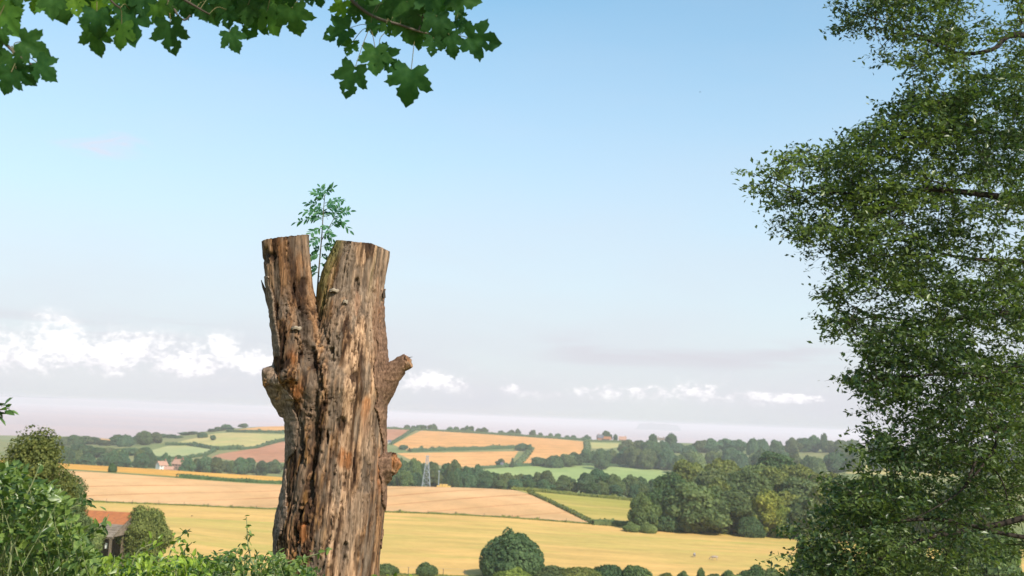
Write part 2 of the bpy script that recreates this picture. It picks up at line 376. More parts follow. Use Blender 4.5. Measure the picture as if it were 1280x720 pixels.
def poly_pts(spec, step=5.0):
    """spec: (px, py) photo vertices or (px, 'd', distance); returns bearing/distance outline, edges divided"""
    out = []
    S = [np.array([s[0], s[2]]) if len(s) == 3 else None for s in spec]
    for i in range(len(spec)):
        p, q = spec[i], spec[(i + 1) % len(spec)]
        if len(p) == 2 and len(q) == 2:
            n = max(1, int(math.hypot(q[0] - p[0], q[1] - p[1]) / step))
            for k in range(n):
                t = k / n; out.append(hit(p[0] + (q[0] - p[0]) * t, p[1] + (q[1] - p[1]) * t))
        else:
            ap, dp = (az_of(p[0]), p[2]) if len(p) == 3 else hit(*p)
            aq, dq = (az_of(q[0]), q[2]) if len(q) == 3 else hit(*q)
            n = max(1, int(abs(aq - ap) * 1280 / step), int(abs(math.log(dq / dp)) / .05))
            for k in range(n):
                t = k / n; out.append((ap + (aq - ap) * t, dp * (dq / dp) ** t))
    return out

FENCE = [(-150, 618), (0, 623), (100, 627), (230, 632), (350, 637), (500, 641), (570, 644), (640, 648), (742, 655.5), (830, 661), (950, 668), (1070, 674), (1200, 682), (1340, 690)]
DIAG = [(690, 629), (715, 641)]
FIELDS = [
 ('meadow', 'meadow', [(-150, 'd', 224), (1340, 'd', 224)] + FENCE[::-1]),
 ('wheat_field', 'wheat', FENCE[:8] + [(742, 655.5)] + DIAG[::-1] + [(642, 'd', 474), (-150, 'd', 474)]),
 ('stubble_field', 'gold', [(-150, 'd', 484), (430, 'd', 486), (430, 'd', 576), (-150, 'd', 576)]),
 ('pasture', 'lime', [(742, 655.5), (830, 661), (900, 664.5), (900, 'd', 468), (648, 'd', 474)] + DIAG),
 ('pasture', 'sage', [(177, 566), (210, 557.5), (240, 557), (266, 562), (256, 569), (225, 573), (190, 573)]),
 ('pasture', 'olive', [(206, 556), (240, 548.5), (270, 541.5), (290, 541), (440, 546), (400, 548), (352, 551), (318, 560), (300, 561.5), (270, 560.5), (236, 556)]),
 ('stubble_field', 'orange', [(284, 539), (310, 535.5), (335, 532.5), (420, 532.5), (440, 536), (440, 542), (350, 540)]),
 ('ploughed_field', 'red', [(264, 572), (275, 567.5), (300, 563.5), (322, 560.5), (354, 552), (430, 553), (430, 580), (352, 578), (310, 578)]),
 ('ploughed_field', 'red', [(448, 534.5), (482, 534.5), (521, 536), (505, 545), (488, 554.5), (448, 556)]),
 ('stubble_field', 'orange', [(491, 556), (510, 546), (530, 536.5), (575, 538), (640, 544), (700, 549), (731, 552), (732, 567), (700, 571), (674, 577), (651, 582.5), (648, 580), (666, 560), (656, 557), (610, 562), (512, 564.5)]),
 ('stubble_field', 'orange', [(496, 566.5), (560, 565.5), (648, 564), (640, 576), (632, 583), (600, 584.5), (560, 583), (520, 578)]),
 ('pasture', 'green', [(594, 588), (640, 584), (690, 581.5), (740, 583), (824, 586), (850, 604), (700, 605), (640, 601), (598, 597)]),
 ('stubble_field', 'olive', [(738, 553), (774, 554), (772, 559), (760, 561), (740, 560.5)]),
 ('pasture', 'olive', [(1036, 580), (1060, 575), (1100, 573), (1200, 575), (1200, 596), (1060, 592)]),
 ('stubble_field', 'orange', [(84, 'd', 2210), (150, 'd', 2210), (146, 'd', 2560), (90, 'd', 2560)]),
]
def pip(P, poly):
    x, y = P[:, 0], P[:, 1]; ins = np.zeros(len(P), bool); n = len(poly)
    for i in range(n):
        x1, y1 = poly[i]; x2, y2 = poly[(i + 1) % n]
        if y1 == y2: continue
        c = ((y1 > y) != (y2 > y)) & (x < (x2 - x1) * (y - y1) / (y2 - y1) + x1); ins ^= c
    return ins
def build_terrain():
    fine = np.radians(np.arange(-38, 38.01, 0.6)); coarse = np.radians(np.concatenate([np.arange(-180, -38, 6.0), np.arange(42, 180.1, 6.0)]))
    azs = np.sort(np.concatenate([fine, coarse]))
    ds = np.concatenate([np.exp(np.linspace(math.log(.6), math.log(190), 34)), np.exp(np.linspace(math.log(200), math.log(2650), 78)), [2800, 3000, 3200, 3400]])
    pts = [Vector((a, .25 * math.log(d))) for a in azs for d in ds]
    edges = []; polys = []
    for nm, mt, spec in FIELDS:
        pl = [(a, .25 * math.log(d)) for a, d in poly_pts(spec)]; polys.append(pl)
        b = len(pts); pts += [Vector(p) for p in pl]; edges += [(b + i, b + (i + 1) % len(pl)) for i in range(len(pl))]
    vo, eo, fo, _, _, _ = mgeo.delaunay_2d_cdt(pts, edges, [], 0, 1e-6)
    UV = np.array([(v.x, v.y) for v in vo]); F = np.array([f for f in fo if len(f) == 3])
    D = np.exp(UV[:, 1] * 4); Z = ground_ad(UV[:, 0], D)
    V = np.stack([D * np.sin(UV[:, 0]), D * np.cos(UV[:, 0]), Z], 1)
    cen = UV[F].mean(1); owner = np.full(len(F), -1)
    for k, pl in enumerate(polys):
        owner[pip(cen, pl) & (owner < 0)] = k
    # upward winding
    A = V[F]; nz = np.cross(A[:, 1] - A[:, 0], A[:, 2] - A[:, 0])[:, 2]; F[nz < 0] = F[nz < 0][:, ::-1]
    def emit(name, sel, mat):
        f = F[sel]; used, inv = np.unique(f, return_inverse=True)
        o = obj(name, mesh_data(name, V[used], inv.reshape(-1, 3), mat, True)); tag(o, kind='structure'); return o
    dist = D[F].mean(1)
    o = emit('ground', owner == -1, [M['grass'], M['hill']])
    mi = (dist[owner == -1] > 330).astype(int); o.data.polygons.foreach_set('material_index', mi.astype(np.int32))
    for k, (nm, mt, spec) in enumerate(FIELDS):
        emit(nm, owner == k, M[mt])
build_terrain()

def build_sea():
    m, T, out = new_mat('muddy_sea'); tc = T.new('ShaderNodeTexCoord'); v = tc.outputs['Object']
    n = T.noise(T.scale(v, (.3, 1.4, 1)), 0.0006, 4.0, 0.6)
    col = T.mix(T.ramp(n, 0.3, 0.7), (.52, .335, .31), (.42, .30, .30))
    nb = T.noise(v, 0.15, 3.0)
    principled(T, out, col, 0.5, 0.3, nb, 0.3, 0.3)
    V = [(0, 0, 0)]; F = []; n = 64; rs = [900, 3000, 8000, 20000, 58000]
    for r in rs: V += [(r * math.cos(2 * math.pi * k / n), r * math.sin(2 * math.pi * k / n), 0) for k in range(n)]
    F += [(0, 1 + k, 1 + (k + 1) % n) for k in range(n)]
    for i in range(len(rs) - 1):
        for k in range(n):
            a = 1 + i * n + k; b = 1 + i * n + (k + 1) % n; F.append((a, a + n, b + n, b))
    tag(mk('sea', V, F, m), kind='structure')
    # far shore and the low island on the horizon
    lm = plain('far_land', (.16, .17, .15), (.12, .14, .13), .001)
    def land(name, a0, a1, dist, width, peaks):
        na, nd = 60, 10; V = []; F = []
        aa = np.linspace(az_of(a0), az_of(a1), na)
        for i, a in enumerate(aa):
            t = i / (na - 1); e = min(1, t / .12, (1 - t) / .12); e = e * e * (3 - 2 * e)
            h = peaks * (.55 + .45 * float(fbm(np.array([[t * 6, 1.3, 0]]), 4)[0])) * e
            for j in range(nd):
                s = j / (nd - 1); d = dist + width * s
                V.append((d * math.sin(a), d * math.cos(a), -3 + (h + 3) * math.sin(math.pi * min(1, s * 1.05)) ** .6 if 0 < s < .95 else -3))
        for i in range(na - 1):
            for j in range(nd - 1): F.append((i * nd + j, (i + 1) * nd + j, (i + 1) * nd + j + 1, i * nd + j + 1))
        tag(mk(name, V, F, lm, smooth=True), kind='structure')
    land('far_shore', -260, 420, 21000, 3500, 150)
    land('island', 792, 852, 16000, 1200, 115)
build_sea()

def build_haze():
    m, T, out = new_mat('summer_haze')
    pv = T.new('ShaderNodeVolumePrincipled'); pv.inputs['Color'].default_value = (0.88, 0.845, 0.87, 1)
    pv.inputs['Density'].default_value = 0.00013; pv.inputs['Anisotropy'].default_value = 0.0
    T.put(out.inputs['Volume'], pv.outputs[0])
    b = MB().box((0, 0, (-9 + HAZE_TOP) / 2), (130000, 130000, HAZE_TOP + 9))
    o = tag(b.mk('haze', m), kind='stuff'); o.display_type = 'WIRE'
HAZE_TOP = 115.0
build_haze()

# ---------------------------------------------------------------- trees
def crown_data(name, seed, shape, leaves=3200, leaf=0.075, core=0.80):
    """unit crown: 1 wide, `h` high, base at z=0; built from many small leaf clumps over a lobed mass"""
    g = np.random.default_rng(seed); L = []
    if shape == 'dome':      # broad, foliage down to the ground
        h = .62; L = [((0, 0, .20), .37, .27)]
        for k in range(22):
            a = k * 2.4 + g.uniform(-.3, .3); t = g.uniform(0, 1) ** .7; r = .34 * math.sqrt(t) if k > 3 else .1
            L.append(((r * math.cos(a), r * math.sin(a), .12 + .34 * (1 - (r / .36) ** 2) + g.uniform(-.08, .03)), g.uniform(.07, .16), g.uniform(.05, .14)))
    elif shape == 'round':
        h = 1.0; L = [((0, 0, .55), .36, .36)]
        for k in range(24):
            d = g.normal(size=3); d /= np.linalg.norm(d); d[2] = d[2] * .85 + .1
            q = g.uniform(.25, .41); L.append((tuple(np.array([0, 0, .55]) + d * np.array([q, q, q * 1.02])), g.uniform(.09, .19), g.uniform(.08, .16)))
    elif shape == 'tall':
        h = 1.5; L = [((0, 0, .80), .32, .60)]
        for k in range(28):
            t = g.uniform(.08, 1); a = k * 2.4; r = .34 * math.sin(math.pi * (t * .82 + .12)) ** .8
            L.append(((r * math.cos(a), r * math.sin(a), t * 1.32), g.uniform(.12, .18), g.uniform(.13, .2)))
    elif shape == 'spread':  # flat-topped, loose, several boughs
        h = .8; L = []
        for k in range(20):
            a = k * 2.4 + g.uniform(-.4, .4); r = .37 * math.sqrt(g.uniform(0.02, 1))
            L.append(((r * math.cos(a), r * math.sin(a), .30 + g.uniform(0, .34) * (1 - r)), g.uniform(.12, .18), g.uniform(.08, .13)))
    elif shape == 'cone':
        h = 1.9; L = []
        for k in range(26):
            t = k / 25; a = k * 2.4; r = (.34 * (1 - t) + .03)
            L.append(((r * .7 * math.cos(a), r * .7 * math.sin(a), .12 + 1.7 * t), .10 + .14 * (1 - t), .12))
    elif shape == 'bush':
        h = .6; L = [((0, 0, .18), .42, .24)]
        for k in range(16):
            a = k * 2.4; r = .36 * math.sqrt(g.uniform(0, 1))
            L.append(((r * math.cos(a), r * math.sin(a), .08 + .30 * (1 - (r / .42) ** 2) + g.uniform(-.07, .06)), g.uniform(.07, .17), g.uniform(.06, .15)))
    C = np.array([l[0] for l in L]); R = np.array([(l[1], l[1], l[2]) for l in L])
    wts = R[:, 0] ** 2; wts /= wts.sum(); pick = g.choice(len(L), size=int(leaves * 2.0), p=wts)
    d = g.normal(size=(len(pick), 3)); d /= np.linalg.norm(d, axis=1)[:, None]
    rad = g.uniform(.80, 1.10, size=(len(pick), 1)) + (g.uniform(size=(len(pick), 1)) < .06) * g.uniform(0, .16, size=(len(pick), 1))
    if leaf < .03: rad = g.uniform(.62, 1.22, size=(len(pick), 1)); core = .66
    if shape == 'dome': rad = np.minimum(rad, 1.12)
    P = C[pick] + d * R[pick] * rad
    ins = np.zeros(len(P), bool)
    for i in range(len(L)):
        q = ((P - C[i]) / R[i]); ins |= ((q * q).sum(1) < .72) & (pick != i)
    ok = (~ins) & (P[:, 2] > .0); P = P[ok][:leaves]; d = d[ok][:leaves]
    N = d + g.normal(size=d.shape) * .55 + np.array([0, 0, .25])
    V, F = scatter(QUADV, QUADF, P, frames(N, g.uniform(0, 6.28, len(P))), leaf * g.uniform(.6, 1.35, len(P)))
    # opaque heart
    bm = bmesh.new()
    for i in range(len(L)):
        r0 = bmesh.ops.create_icosphere(bm, subdivisions=1 if i else 2, radius=1.0)
        for v in r0['verts']: v.co = Vector(C[i] + np.array(v.co) * R[i] * core * (1 + g.uniform(-.06, .06)))
    cv = np.array([v.co[:] for v in bm.verts]); bm.verts.index_update(); cf = [[v.index for v in f.verts] for f in bm.faces]; bm.free()
    cv[:, 2] = np.maximum(cv[:, 2], .0)
    cf = np.array([f + [f[2]] for f in cf])
    cf = np.array([[f[0], f[1], f[2]] for f in cf])
    me = bpy.data.meshes.new(name)
    allV = np.vstack([V, cv]); Fq = [tuple(f) for f in F] + [tuple(int(i) + len(V) for i in f) for f in cf]
    me.from_pydata([tuple(v) for v in allV], [], Fq); me.update(); me.materials.append(M['crown'])
    return me, h
def trunk_data(name, seed, h, spread):
    g = np.random.default_rng(seed); b = MB()
    b.tube([(0, 0, -.08), (.004, .006, .1 * h), (-.01, .01, .3 * h), (.01, -.01, .55 * h)], [.045, .034, .028, .018], 8)
    for k in range(5):
        a = k * 1.3 + g.uniform(-.3, .3); z0 = h * g.uniform(.22, .42)
        b.tube([(0, 0, z0), (.12 * math.cos(a), .12 * math.sin(a), z0 + .12 * h), (spread * math.cos(a), spread * math.sin(a), z0 + .28 * h)], [.018, .012, .005], 5)
    return mesh_data(name, b.verts(), b.F, M['trunk'], True)
CR = {}
for i, (key, shp, nl, lf) in enumerate([('dome', 'dome', 15000, .026), ('dome2', 'dome', 8000, .038), ('round', 'round', 8500, .041), ('round2', 'round', 8500, .041), ('round3', 'round', 7500, .044), ('tall', 'tall', 8500, .045), ('tall2', 'tall', 8000, .046),
                                        ('spread', 'spread', 3600, .058), ('cone', 'cone', 2600, .075), ('bush', 'bush', 7000, .034), ('bush2', 'bush', 6000, .038), ('fine', 'round', 22000, .021), ('finetall', 'tall', 30000, .017)]):
    me, h = crown_data('crown_' + shp, 40 + i, shp, nl, lf); CR[key] = (me, h, trunk_data('trunk_' + shp, 60 + i, h, .25))
TINT = {'dark': (.62, .80, .85), 'mid': (1, 1, 1), 'olive': (1.35, 1.12, .80), 'yellow': (1.85, 1.6, .80), 'blue': (.72, .98, 1.25), 'pale': (1.55, 1.5, 1.35), 'lime': (1.5, 1.45, .8)}  # blue puts the bluish haze of distance into far crowns
def tree(name, label, px, d, wpx, ytop, kind='round', tint='mid', group=None, cat='tree', parts=True, sink=None):
    """one tree (or bush): foot on the ground at bearing px and distance d, wpx photo pixels wide, top at row ytop"""
    sink = sink if sink is not None else (.16 if kind.startswith('round') else .04)
    p = gp(px, d); me, h, tr = CR[kind]; W = wpx / 1280.0 * d
    a = az_of(px); rr = ray(px, ytop); ztop = CAM_Z + d * rr[2] / math.hypot(rr[0], rr[1]); H = max(ztop - p[2], .25 * W) / (1 - sink)
    t = thing(name, label, cat, (p[0], p[1], p[2] - sink * H), group)
    t.rotation_euler = (0, 0, rng.uniform(0, 6.28)); t.scale = (W, W, H / h)
    tc = np.array(TINT[tint]) * rng.uniform(.88, 1.12); tc = tuple(tc * rng.uniform(.94, 1.06, 3)) + (1,)
    c = obj('crown', me, t); c.color = tc
    if parts: obj('trunk', tr, t)
    return t

# the single tree in the meadow and the bushes of the strip beside it
tree('round_tree', 'single dark green domed tree standing alone in the yellow meadow', 644, 229, 95, 655, 'dome', 'dark')
for px, d, wp, yt, k, tn, lb in [
    (489, 227, 36, 701, 'bush2', 'mid', 'low dark bush beside the right foot of the stump'),
    (540, 227, 30, 700, 'bush', 'mid', 'small rounded bush alone at the meadow edge between stump and domed tree'),
    (645, 222.5, 52, 705, 'bush', 'lime', 'pale yellow-green bush in front of the domed tree'),
    (700, 226, 62, 704, 'bush', 'mid', 'low green bush touching the right side of the domed tree'),
    (728, 225, 60, 702, 'bush2', 'olive', 'olive bush second to the right of the domed tree'),
    (764, 226, 44, 697, 'bush2', 'dark', 'dark peaked bush standing above the meadow hedge'),
    (798, 226, 46, 698, 'bush2', 'mid', 'large smooth bush at the right end of the meadow hedge'),
    (745, 223.5, 30, 706, 'bush2', 'olive', 'low olive bush below the dark peaked bush')]:
    tree('meadow_bush', lb, px, d, wp, yt, k, tn, 'bushes along the lower edge of the meadow', 'bush', sink=.06)
for px, d, wp, yt, k, tn, lb in [
    (835, 226, 26, 710, 'bush2', 'olive', 'small low bush just right of the smooth hedge bush'),
    (857, 226, 22, 710, 'bush', 'mid', 'tiny low bush in the meadow gap before the leafy branches'),
    (878, 227, 12, 708, 'tall', 'mid', 'narrow little pointed bush under the grazing cows'),
    (893, 226, 28, 710, 'bush2', 'mid', 'low hedge bush right of the pointed bush'),
    (915, 226, 34, 709, 'bush', 'mid', 'dark low bush left of the taller hedge bushes'),
    (942, 226, 48, 701, 'bush', 'dark', 'taller dark bush left of a rounded taller bush'),
    (965, 226, 44, 701, 'bush2', 'mid', 'rounded taller bush right of a dark taller bush'),
    (925, 223.5, 40, 711, 'bush2', 'pale', 'pale grassy bush in front of the taller dark bush')]:
    tree('hedge_bush', lb, px, d, wp, yt, k, tn, 'bushes along the lower edge of the meadow', 'bush', sink=.06)
for px, d, wp, yt, k, tn, lb in [
    (1005, 225, 50, 690, 'bush', 'mid', 'green bush low at the left tip of the big right-hand tree'),
    (1024, 232, 66, 664, 'round', 'olive', 'olive rounded tree half hidden behind the right-hand branches'),
    (1075, 220, 56, 684, 'bush', 'lime', 'bright lime bush seen through the right-hand branches'),
    (1130, 228, 70, 668, 'round2', 'pale', 'pale tree seen through the lower right-hand branches'),
    (1185, 226, 60, 676, 'bush', 'lime', 'yellow-green bush behind the lowest right-hand branch'),
    (1235, 232, 80, 655, 'round', 'mid', 'tree close to the right picture edge behind the foliage')]:
    tree('valley_tree', lb, px, d, wp, yt, k, tn, 'trees and bushes behind the right-hand foliage', 'tree')
# left: bush by the barn, dark tree, bush in front of the barn
tree('round_bush', 'round olive bush standing beside the open barn', 188, 150, 62, 631, 'fine', 'olive', cat='bush', sink=.1)
tree('barn_bush', 'grey-green bush growing against the front of the barn', 116, 138, 46, 644, 'fine', 'pale', cat='bush', sink=.1)
tree('hedgerow_tree', 'dark olive tree rising behind the leafy hedge at the left edge', 42, 42, 116, 534, 'finetall', 'olive', sink=.05)
tree('hedgerow_tree', 'low dark tree at the foot of the olive tree, left of the barn', 88, 47, 66, 590, 'finetall', 'mid', sink=.05)
tree('field_bush', 'tiny dark bush alone on the edge of the golden stubble strip', 142, 482, 11, 577, 'bush', 'dark', cat='bush', parts=False)

# the near wood on the right: every tree with its own place and shape
WOOD = [
 (806, 352, 34, 620, 'round2', 'mid', 'small bushy tree at the left foot of the near wood'),
 (838, 356, 44, 632, 'dome2', 'dark', 'dark tree low at the left front of the near wood'),
 (872, 358, 74, 603, 'round', 'mid', 'large grey-green tree in the front row of the near wood'),
 (918, 362, 56, 612, 'tall2', 'mid', 'mid green tree in the front row left of the yellowish tree'),
 (960, 362, 44, 609, 'tall', 'yellow', 'yellowish-green tree brightest in the near wood'),
 (938, 357, 36, 640, 'dome2', 'dark', 'low dark shrubby tree at the foot of the yellowish tree'),
 (981, 360, 32, 634, 'round3', 'lime', 'small yellow-green tree right of the yellowish tree'),
 (988, 366, 50, 618, 'round3', 'olive', 'olive tree in the front row right of the yellowish tree'),
 (1012, 362, 54, 616, 'round', 'mid', 'rounded tree at the right front of the near wood'),
 (1040, 366, 60, 606, 'round2', 'olive', 'olive tree at the right end of the near wood front'),
 (1085, 368, 64, 610, 'round', 'mid', 'wood tree seen just behind the left fringe of the foliage'),
 (1140, 370, 70, 606, 'round2', 'mid', 'wood tree hidden mostly behind the right foliage'),
 (1200, 372, 76, 604, 'round3', 'mid', 'wood tree farthest right behind the foliage'),
 (838, 430, 46, 588, 'tall', 'dark', 'dark tall tree at the left shoulder of the near wood'),
 (862, 470, 52, 574, 'round', 'olive', 'olive domed tree second from left on the wood top'),
 (892, 440, 60, 577, 'dome2', 'mid', 'broad tree in the middle tier above the large grey-green tree'),
 (930, 430, 62, 590, 'round3', 'mid', 'mid tier tree above the yellowish tree'),
 (905, 520, 60, 565, 'dome2', 'olive', 'olive crown topping the near wood left of centre'),
 (952, 500, 70, 573, 'dome2', 'mid', 'wide smooth crown in the centre of the wood top'),
 (965, 440, 52, 588, 'round2', 'olive', 'olive crown in the middle tier right of centre'),
 (998, 500, 62, 573, 'dome2', 'olive', 'wide olive crown right of centre on the wood top'),
 (970, 560, 50, 564, 'round', 'dark', 'dark crown peeping over the back of the near wood'),
 (1002, 430, 58, 596, 'round', 'mid', 'rounded crown in the middle tier at right'),
 (1036, 480, 60, 584, 'dome2', 'olive', 'olive sloping crown at the right shoulder of the wood'),
 (1048, 430, 54, 598, 'round3', 'mid', 'green crown below the sloping right shoulder'),
 (1090, 440, 70, 596, 'round', 'olive', 'olive crown just entering the right foliage'),
 (822, 400, 30, 612, 'round3', 'dark', 'small dark crown behind the bushy left foot tree'),
 (850, 398, 44, 606, 'round', 'dark', 'dark rounded crown left of the large grey-green tree'),
 (898, 400, 40, 600, 'round3', 'olive', 'olive crown just behind the large grey-green tree'),
]
for px, d, wp, yt, k, tn, lb in WOOD: tree('wood_tree', lb, px, d, wp * 1.12, yt, k, tn, 'trees of the near wood on the right')
for px, lb in [(792, 'low scrub bush left of the near wood on the field edge'), (812, 'pale scrub bush under the bushy left foot tree')]:
    tree('scrub_bush', lb, px, 345, 24, 651, 'bush', 'pale', 'scrub at the foot of the near wood', 'bush', parts=False)

# far belts of trees, each tree its own object
ORD = ['first', 'second', 'third', 'fourth', 'fifth', 'sixth', 'seventh', 'eighth', 'ninth', 'tenth', 'eleventh', 'twelfth']
TW_ = {'dark': 'dark', 'mid': 'mid-green', 'blue': 'blue-green', 'pale': 'pale', 'olive': 'olive'}
SW_ = {'round': 'rounded', 'round2': 'rounded', 'round3': 'rounded', 'dome2': 'domed', 'dome': 'domed', 'tall2': 'tall', 'tall': 'tall'}
def belt(rows, group, kinds, tints, name='belt_tree'):
    """rows: (trees from left to right, where the row stands)"""
    for specs, where in rows:
        for i, (px, d, wp, yt) in enumerate(specs):
            k = kinds[int(rng.integers(len(kinds)))]; tn = tints[int(rng.integers(len(tints)))]
            tree(name, '%s %s tree, %s from the left %s' % (TW_[tn], SW_[k], ORD[i], where), px, d, wp, yt, k, tn, group, parts=wp > 20)
def row(x0, x1, n, d0, d1, w0, w1, ytop, jit=3.0):
    out = []
    for i in range(n):
        t = (i + rng.uniform(.15, .85)) / n; x = x0 + (x1 - x0) * t
        yt = float(np.interp(x, [p[0] for p in ytop], [p[1] for p in ytop])) + rng.uniform(-jit, jit)
        out.append((x, rng.uniform(d0, d1), rng.uniform(w0, w1), yt))
    return out
R3 = ['round', 'round2', 'round3', 'dome2', 'tall2']
belt([(row(484, 600, 9, 760, 800, 20, 30, [(484, 576), (510, 574), (545, 577), (570, 575), (600, 586)]), 'in the back row behind the lattice tower'), (row(486, 600, 7, 700, 730, 20, 28, [(486, 586), (530, 588), (600, 592)]), 'in the low row just behind the wheat crest')],
     'tree belt behind the wheat crest by the tower', R3, ['mid', 'dark', 'blue'])
belt([(row(600, 720, 9, 720, 790, 18, 30, [(600, 590), (632, 591), (650, 592), (680, 588), (700, 594), (720, 596)]), 'in the back row edging the green pasture'), (row(604, 724, 7, 640, 690, 18, 26, [(604, 597), (720, 604)], 2), 'in the front row below the green pasture')],
     'tree belt below the green pasture', R3, ['mid', 'dark', 'blue'])
belt([(row(724, 822, 7, 660, 720, 20, 30, [(724, 596), (748, 587), (775, 597), (822, 600)]), 'in the back row above the lime field'), (row(728, 836, 6, 600, 650, 18, 26, [(728, 604), (830, 606)], 2), 'in the front row above the lime field')],
     'tree belt left of the near wood', R3, ['mid', 'dark', 'blue'])
tree('pasture_tree', 'broad dark tree standing up into the green pasture from the belt', 684, 750, 26, 586, 'dome2', 'dark')
tree('pasture_tree', 'tall rounded tree standing up at the right end of the green pasture', 748, 720, 34, 587, 'round', 'mid')
tree('hedge_tree', 'dark upright tree on the hedge below the lower orange field', 625, 1290, 12, 574, 'round2', 'dark', parts=False)
tree('hedge_tree', 'narrow pointed tree beside the dark upright hedge tree', 640, 1285, 7, 572, 'cone', 'dark', parts=False)
tree('hedge_tree', 'rounded dark tree at the meeting of two hedges between the orange fields', 651, 1560, 20, 552, 'dome2', 'blue', parts=False)
tree('hedge_tree', 'smaller tree beside the rounded dark tree between the orange fields', 660, 1545, 10, 555, 'round', 'dark', parts=False)
tree('hedge_tree', 'small tree at the left end of the orange fields beside the stump', 503, 1480, 14, 556, 'round', 'blue', parts=False)
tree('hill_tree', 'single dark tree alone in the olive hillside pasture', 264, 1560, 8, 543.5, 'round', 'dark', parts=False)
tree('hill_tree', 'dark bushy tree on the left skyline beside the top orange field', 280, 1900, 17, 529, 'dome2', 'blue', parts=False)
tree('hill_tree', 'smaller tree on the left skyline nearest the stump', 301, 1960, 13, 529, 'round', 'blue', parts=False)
# left far wood
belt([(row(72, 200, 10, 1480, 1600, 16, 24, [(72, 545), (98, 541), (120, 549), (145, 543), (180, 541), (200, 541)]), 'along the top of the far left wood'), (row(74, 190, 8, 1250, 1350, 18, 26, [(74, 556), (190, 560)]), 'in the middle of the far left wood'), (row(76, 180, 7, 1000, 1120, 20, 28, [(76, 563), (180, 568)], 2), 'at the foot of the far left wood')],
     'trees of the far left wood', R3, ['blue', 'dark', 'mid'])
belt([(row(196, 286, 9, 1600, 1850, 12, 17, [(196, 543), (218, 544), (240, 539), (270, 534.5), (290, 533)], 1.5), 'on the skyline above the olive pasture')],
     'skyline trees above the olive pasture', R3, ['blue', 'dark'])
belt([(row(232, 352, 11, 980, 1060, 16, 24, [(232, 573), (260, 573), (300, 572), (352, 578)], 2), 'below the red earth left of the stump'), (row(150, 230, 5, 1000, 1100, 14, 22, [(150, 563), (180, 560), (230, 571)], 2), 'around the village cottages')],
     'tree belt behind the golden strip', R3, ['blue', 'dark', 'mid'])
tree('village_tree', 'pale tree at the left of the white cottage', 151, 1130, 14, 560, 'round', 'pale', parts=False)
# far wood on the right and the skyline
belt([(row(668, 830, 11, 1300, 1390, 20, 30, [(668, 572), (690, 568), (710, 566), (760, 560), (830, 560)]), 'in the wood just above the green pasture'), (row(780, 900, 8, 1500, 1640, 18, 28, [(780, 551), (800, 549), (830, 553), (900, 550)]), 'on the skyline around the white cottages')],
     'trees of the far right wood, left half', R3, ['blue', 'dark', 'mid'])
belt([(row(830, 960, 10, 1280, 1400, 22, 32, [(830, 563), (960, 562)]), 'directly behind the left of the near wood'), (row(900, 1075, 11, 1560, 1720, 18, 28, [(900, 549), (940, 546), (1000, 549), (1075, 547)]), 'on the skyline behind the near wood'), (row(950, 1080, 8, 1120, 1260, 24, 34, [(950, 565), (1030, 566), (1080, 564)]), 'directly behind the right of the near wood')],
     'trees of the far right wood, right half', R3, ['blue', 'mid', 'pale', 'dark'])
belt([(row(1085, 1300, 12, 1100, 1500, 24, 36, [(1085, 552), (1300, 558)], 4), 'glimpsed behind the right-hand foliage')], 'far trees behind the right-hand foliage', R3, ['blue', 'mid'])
tree('skyline_tree', 'tall dark pointed tree on the right skyline beside the white cottages', 838, 1650, 17, 540, 'tall', 'dark', parts=False)
tree('skyline_tree', 'dark tree left of the white cottages on the right skyline', 815, 1640, 14, 542, 'round', 'dark', parts=False)
tree('skyline_tree', 'round lone tree standing highest on the far right wood', 1030, 1680, 10, 541, 'round', 'dark', parts=False)
tree('skyline_tree', 'dark broad tree behind the brick farmhouse', 757, 1960, 14, 539.5, 'round2', 'dark', parts=False)
tree('skyline_tree', 'narrow tree right of the brick farmhouse', 768, 1950, 6, 542, 'tall', 'dark', parts=False)
belt([(row(505, 545, 6, 2010, 2030, 7, 11, [(505, 530), (545, 531)], .8), 'on the hilltop just right of the stump'), (row(556, 606, 7, 2010, 2030, 7, 11, [(556, 532), (606, 534)], .8), 'on the hilltop above the orange field'), (row(620, 736, 10, 2010, 2030, 7, 11, [(620, 538), (655, 536.5), (690, 541), (736, 545)], .8), 'on the hilltop leading to the farmhouse')],
     'line of small trees on the far hilltop', ['dome2', 'round', 'round2'], ['blue', 'dark'], 'skyline_tree')

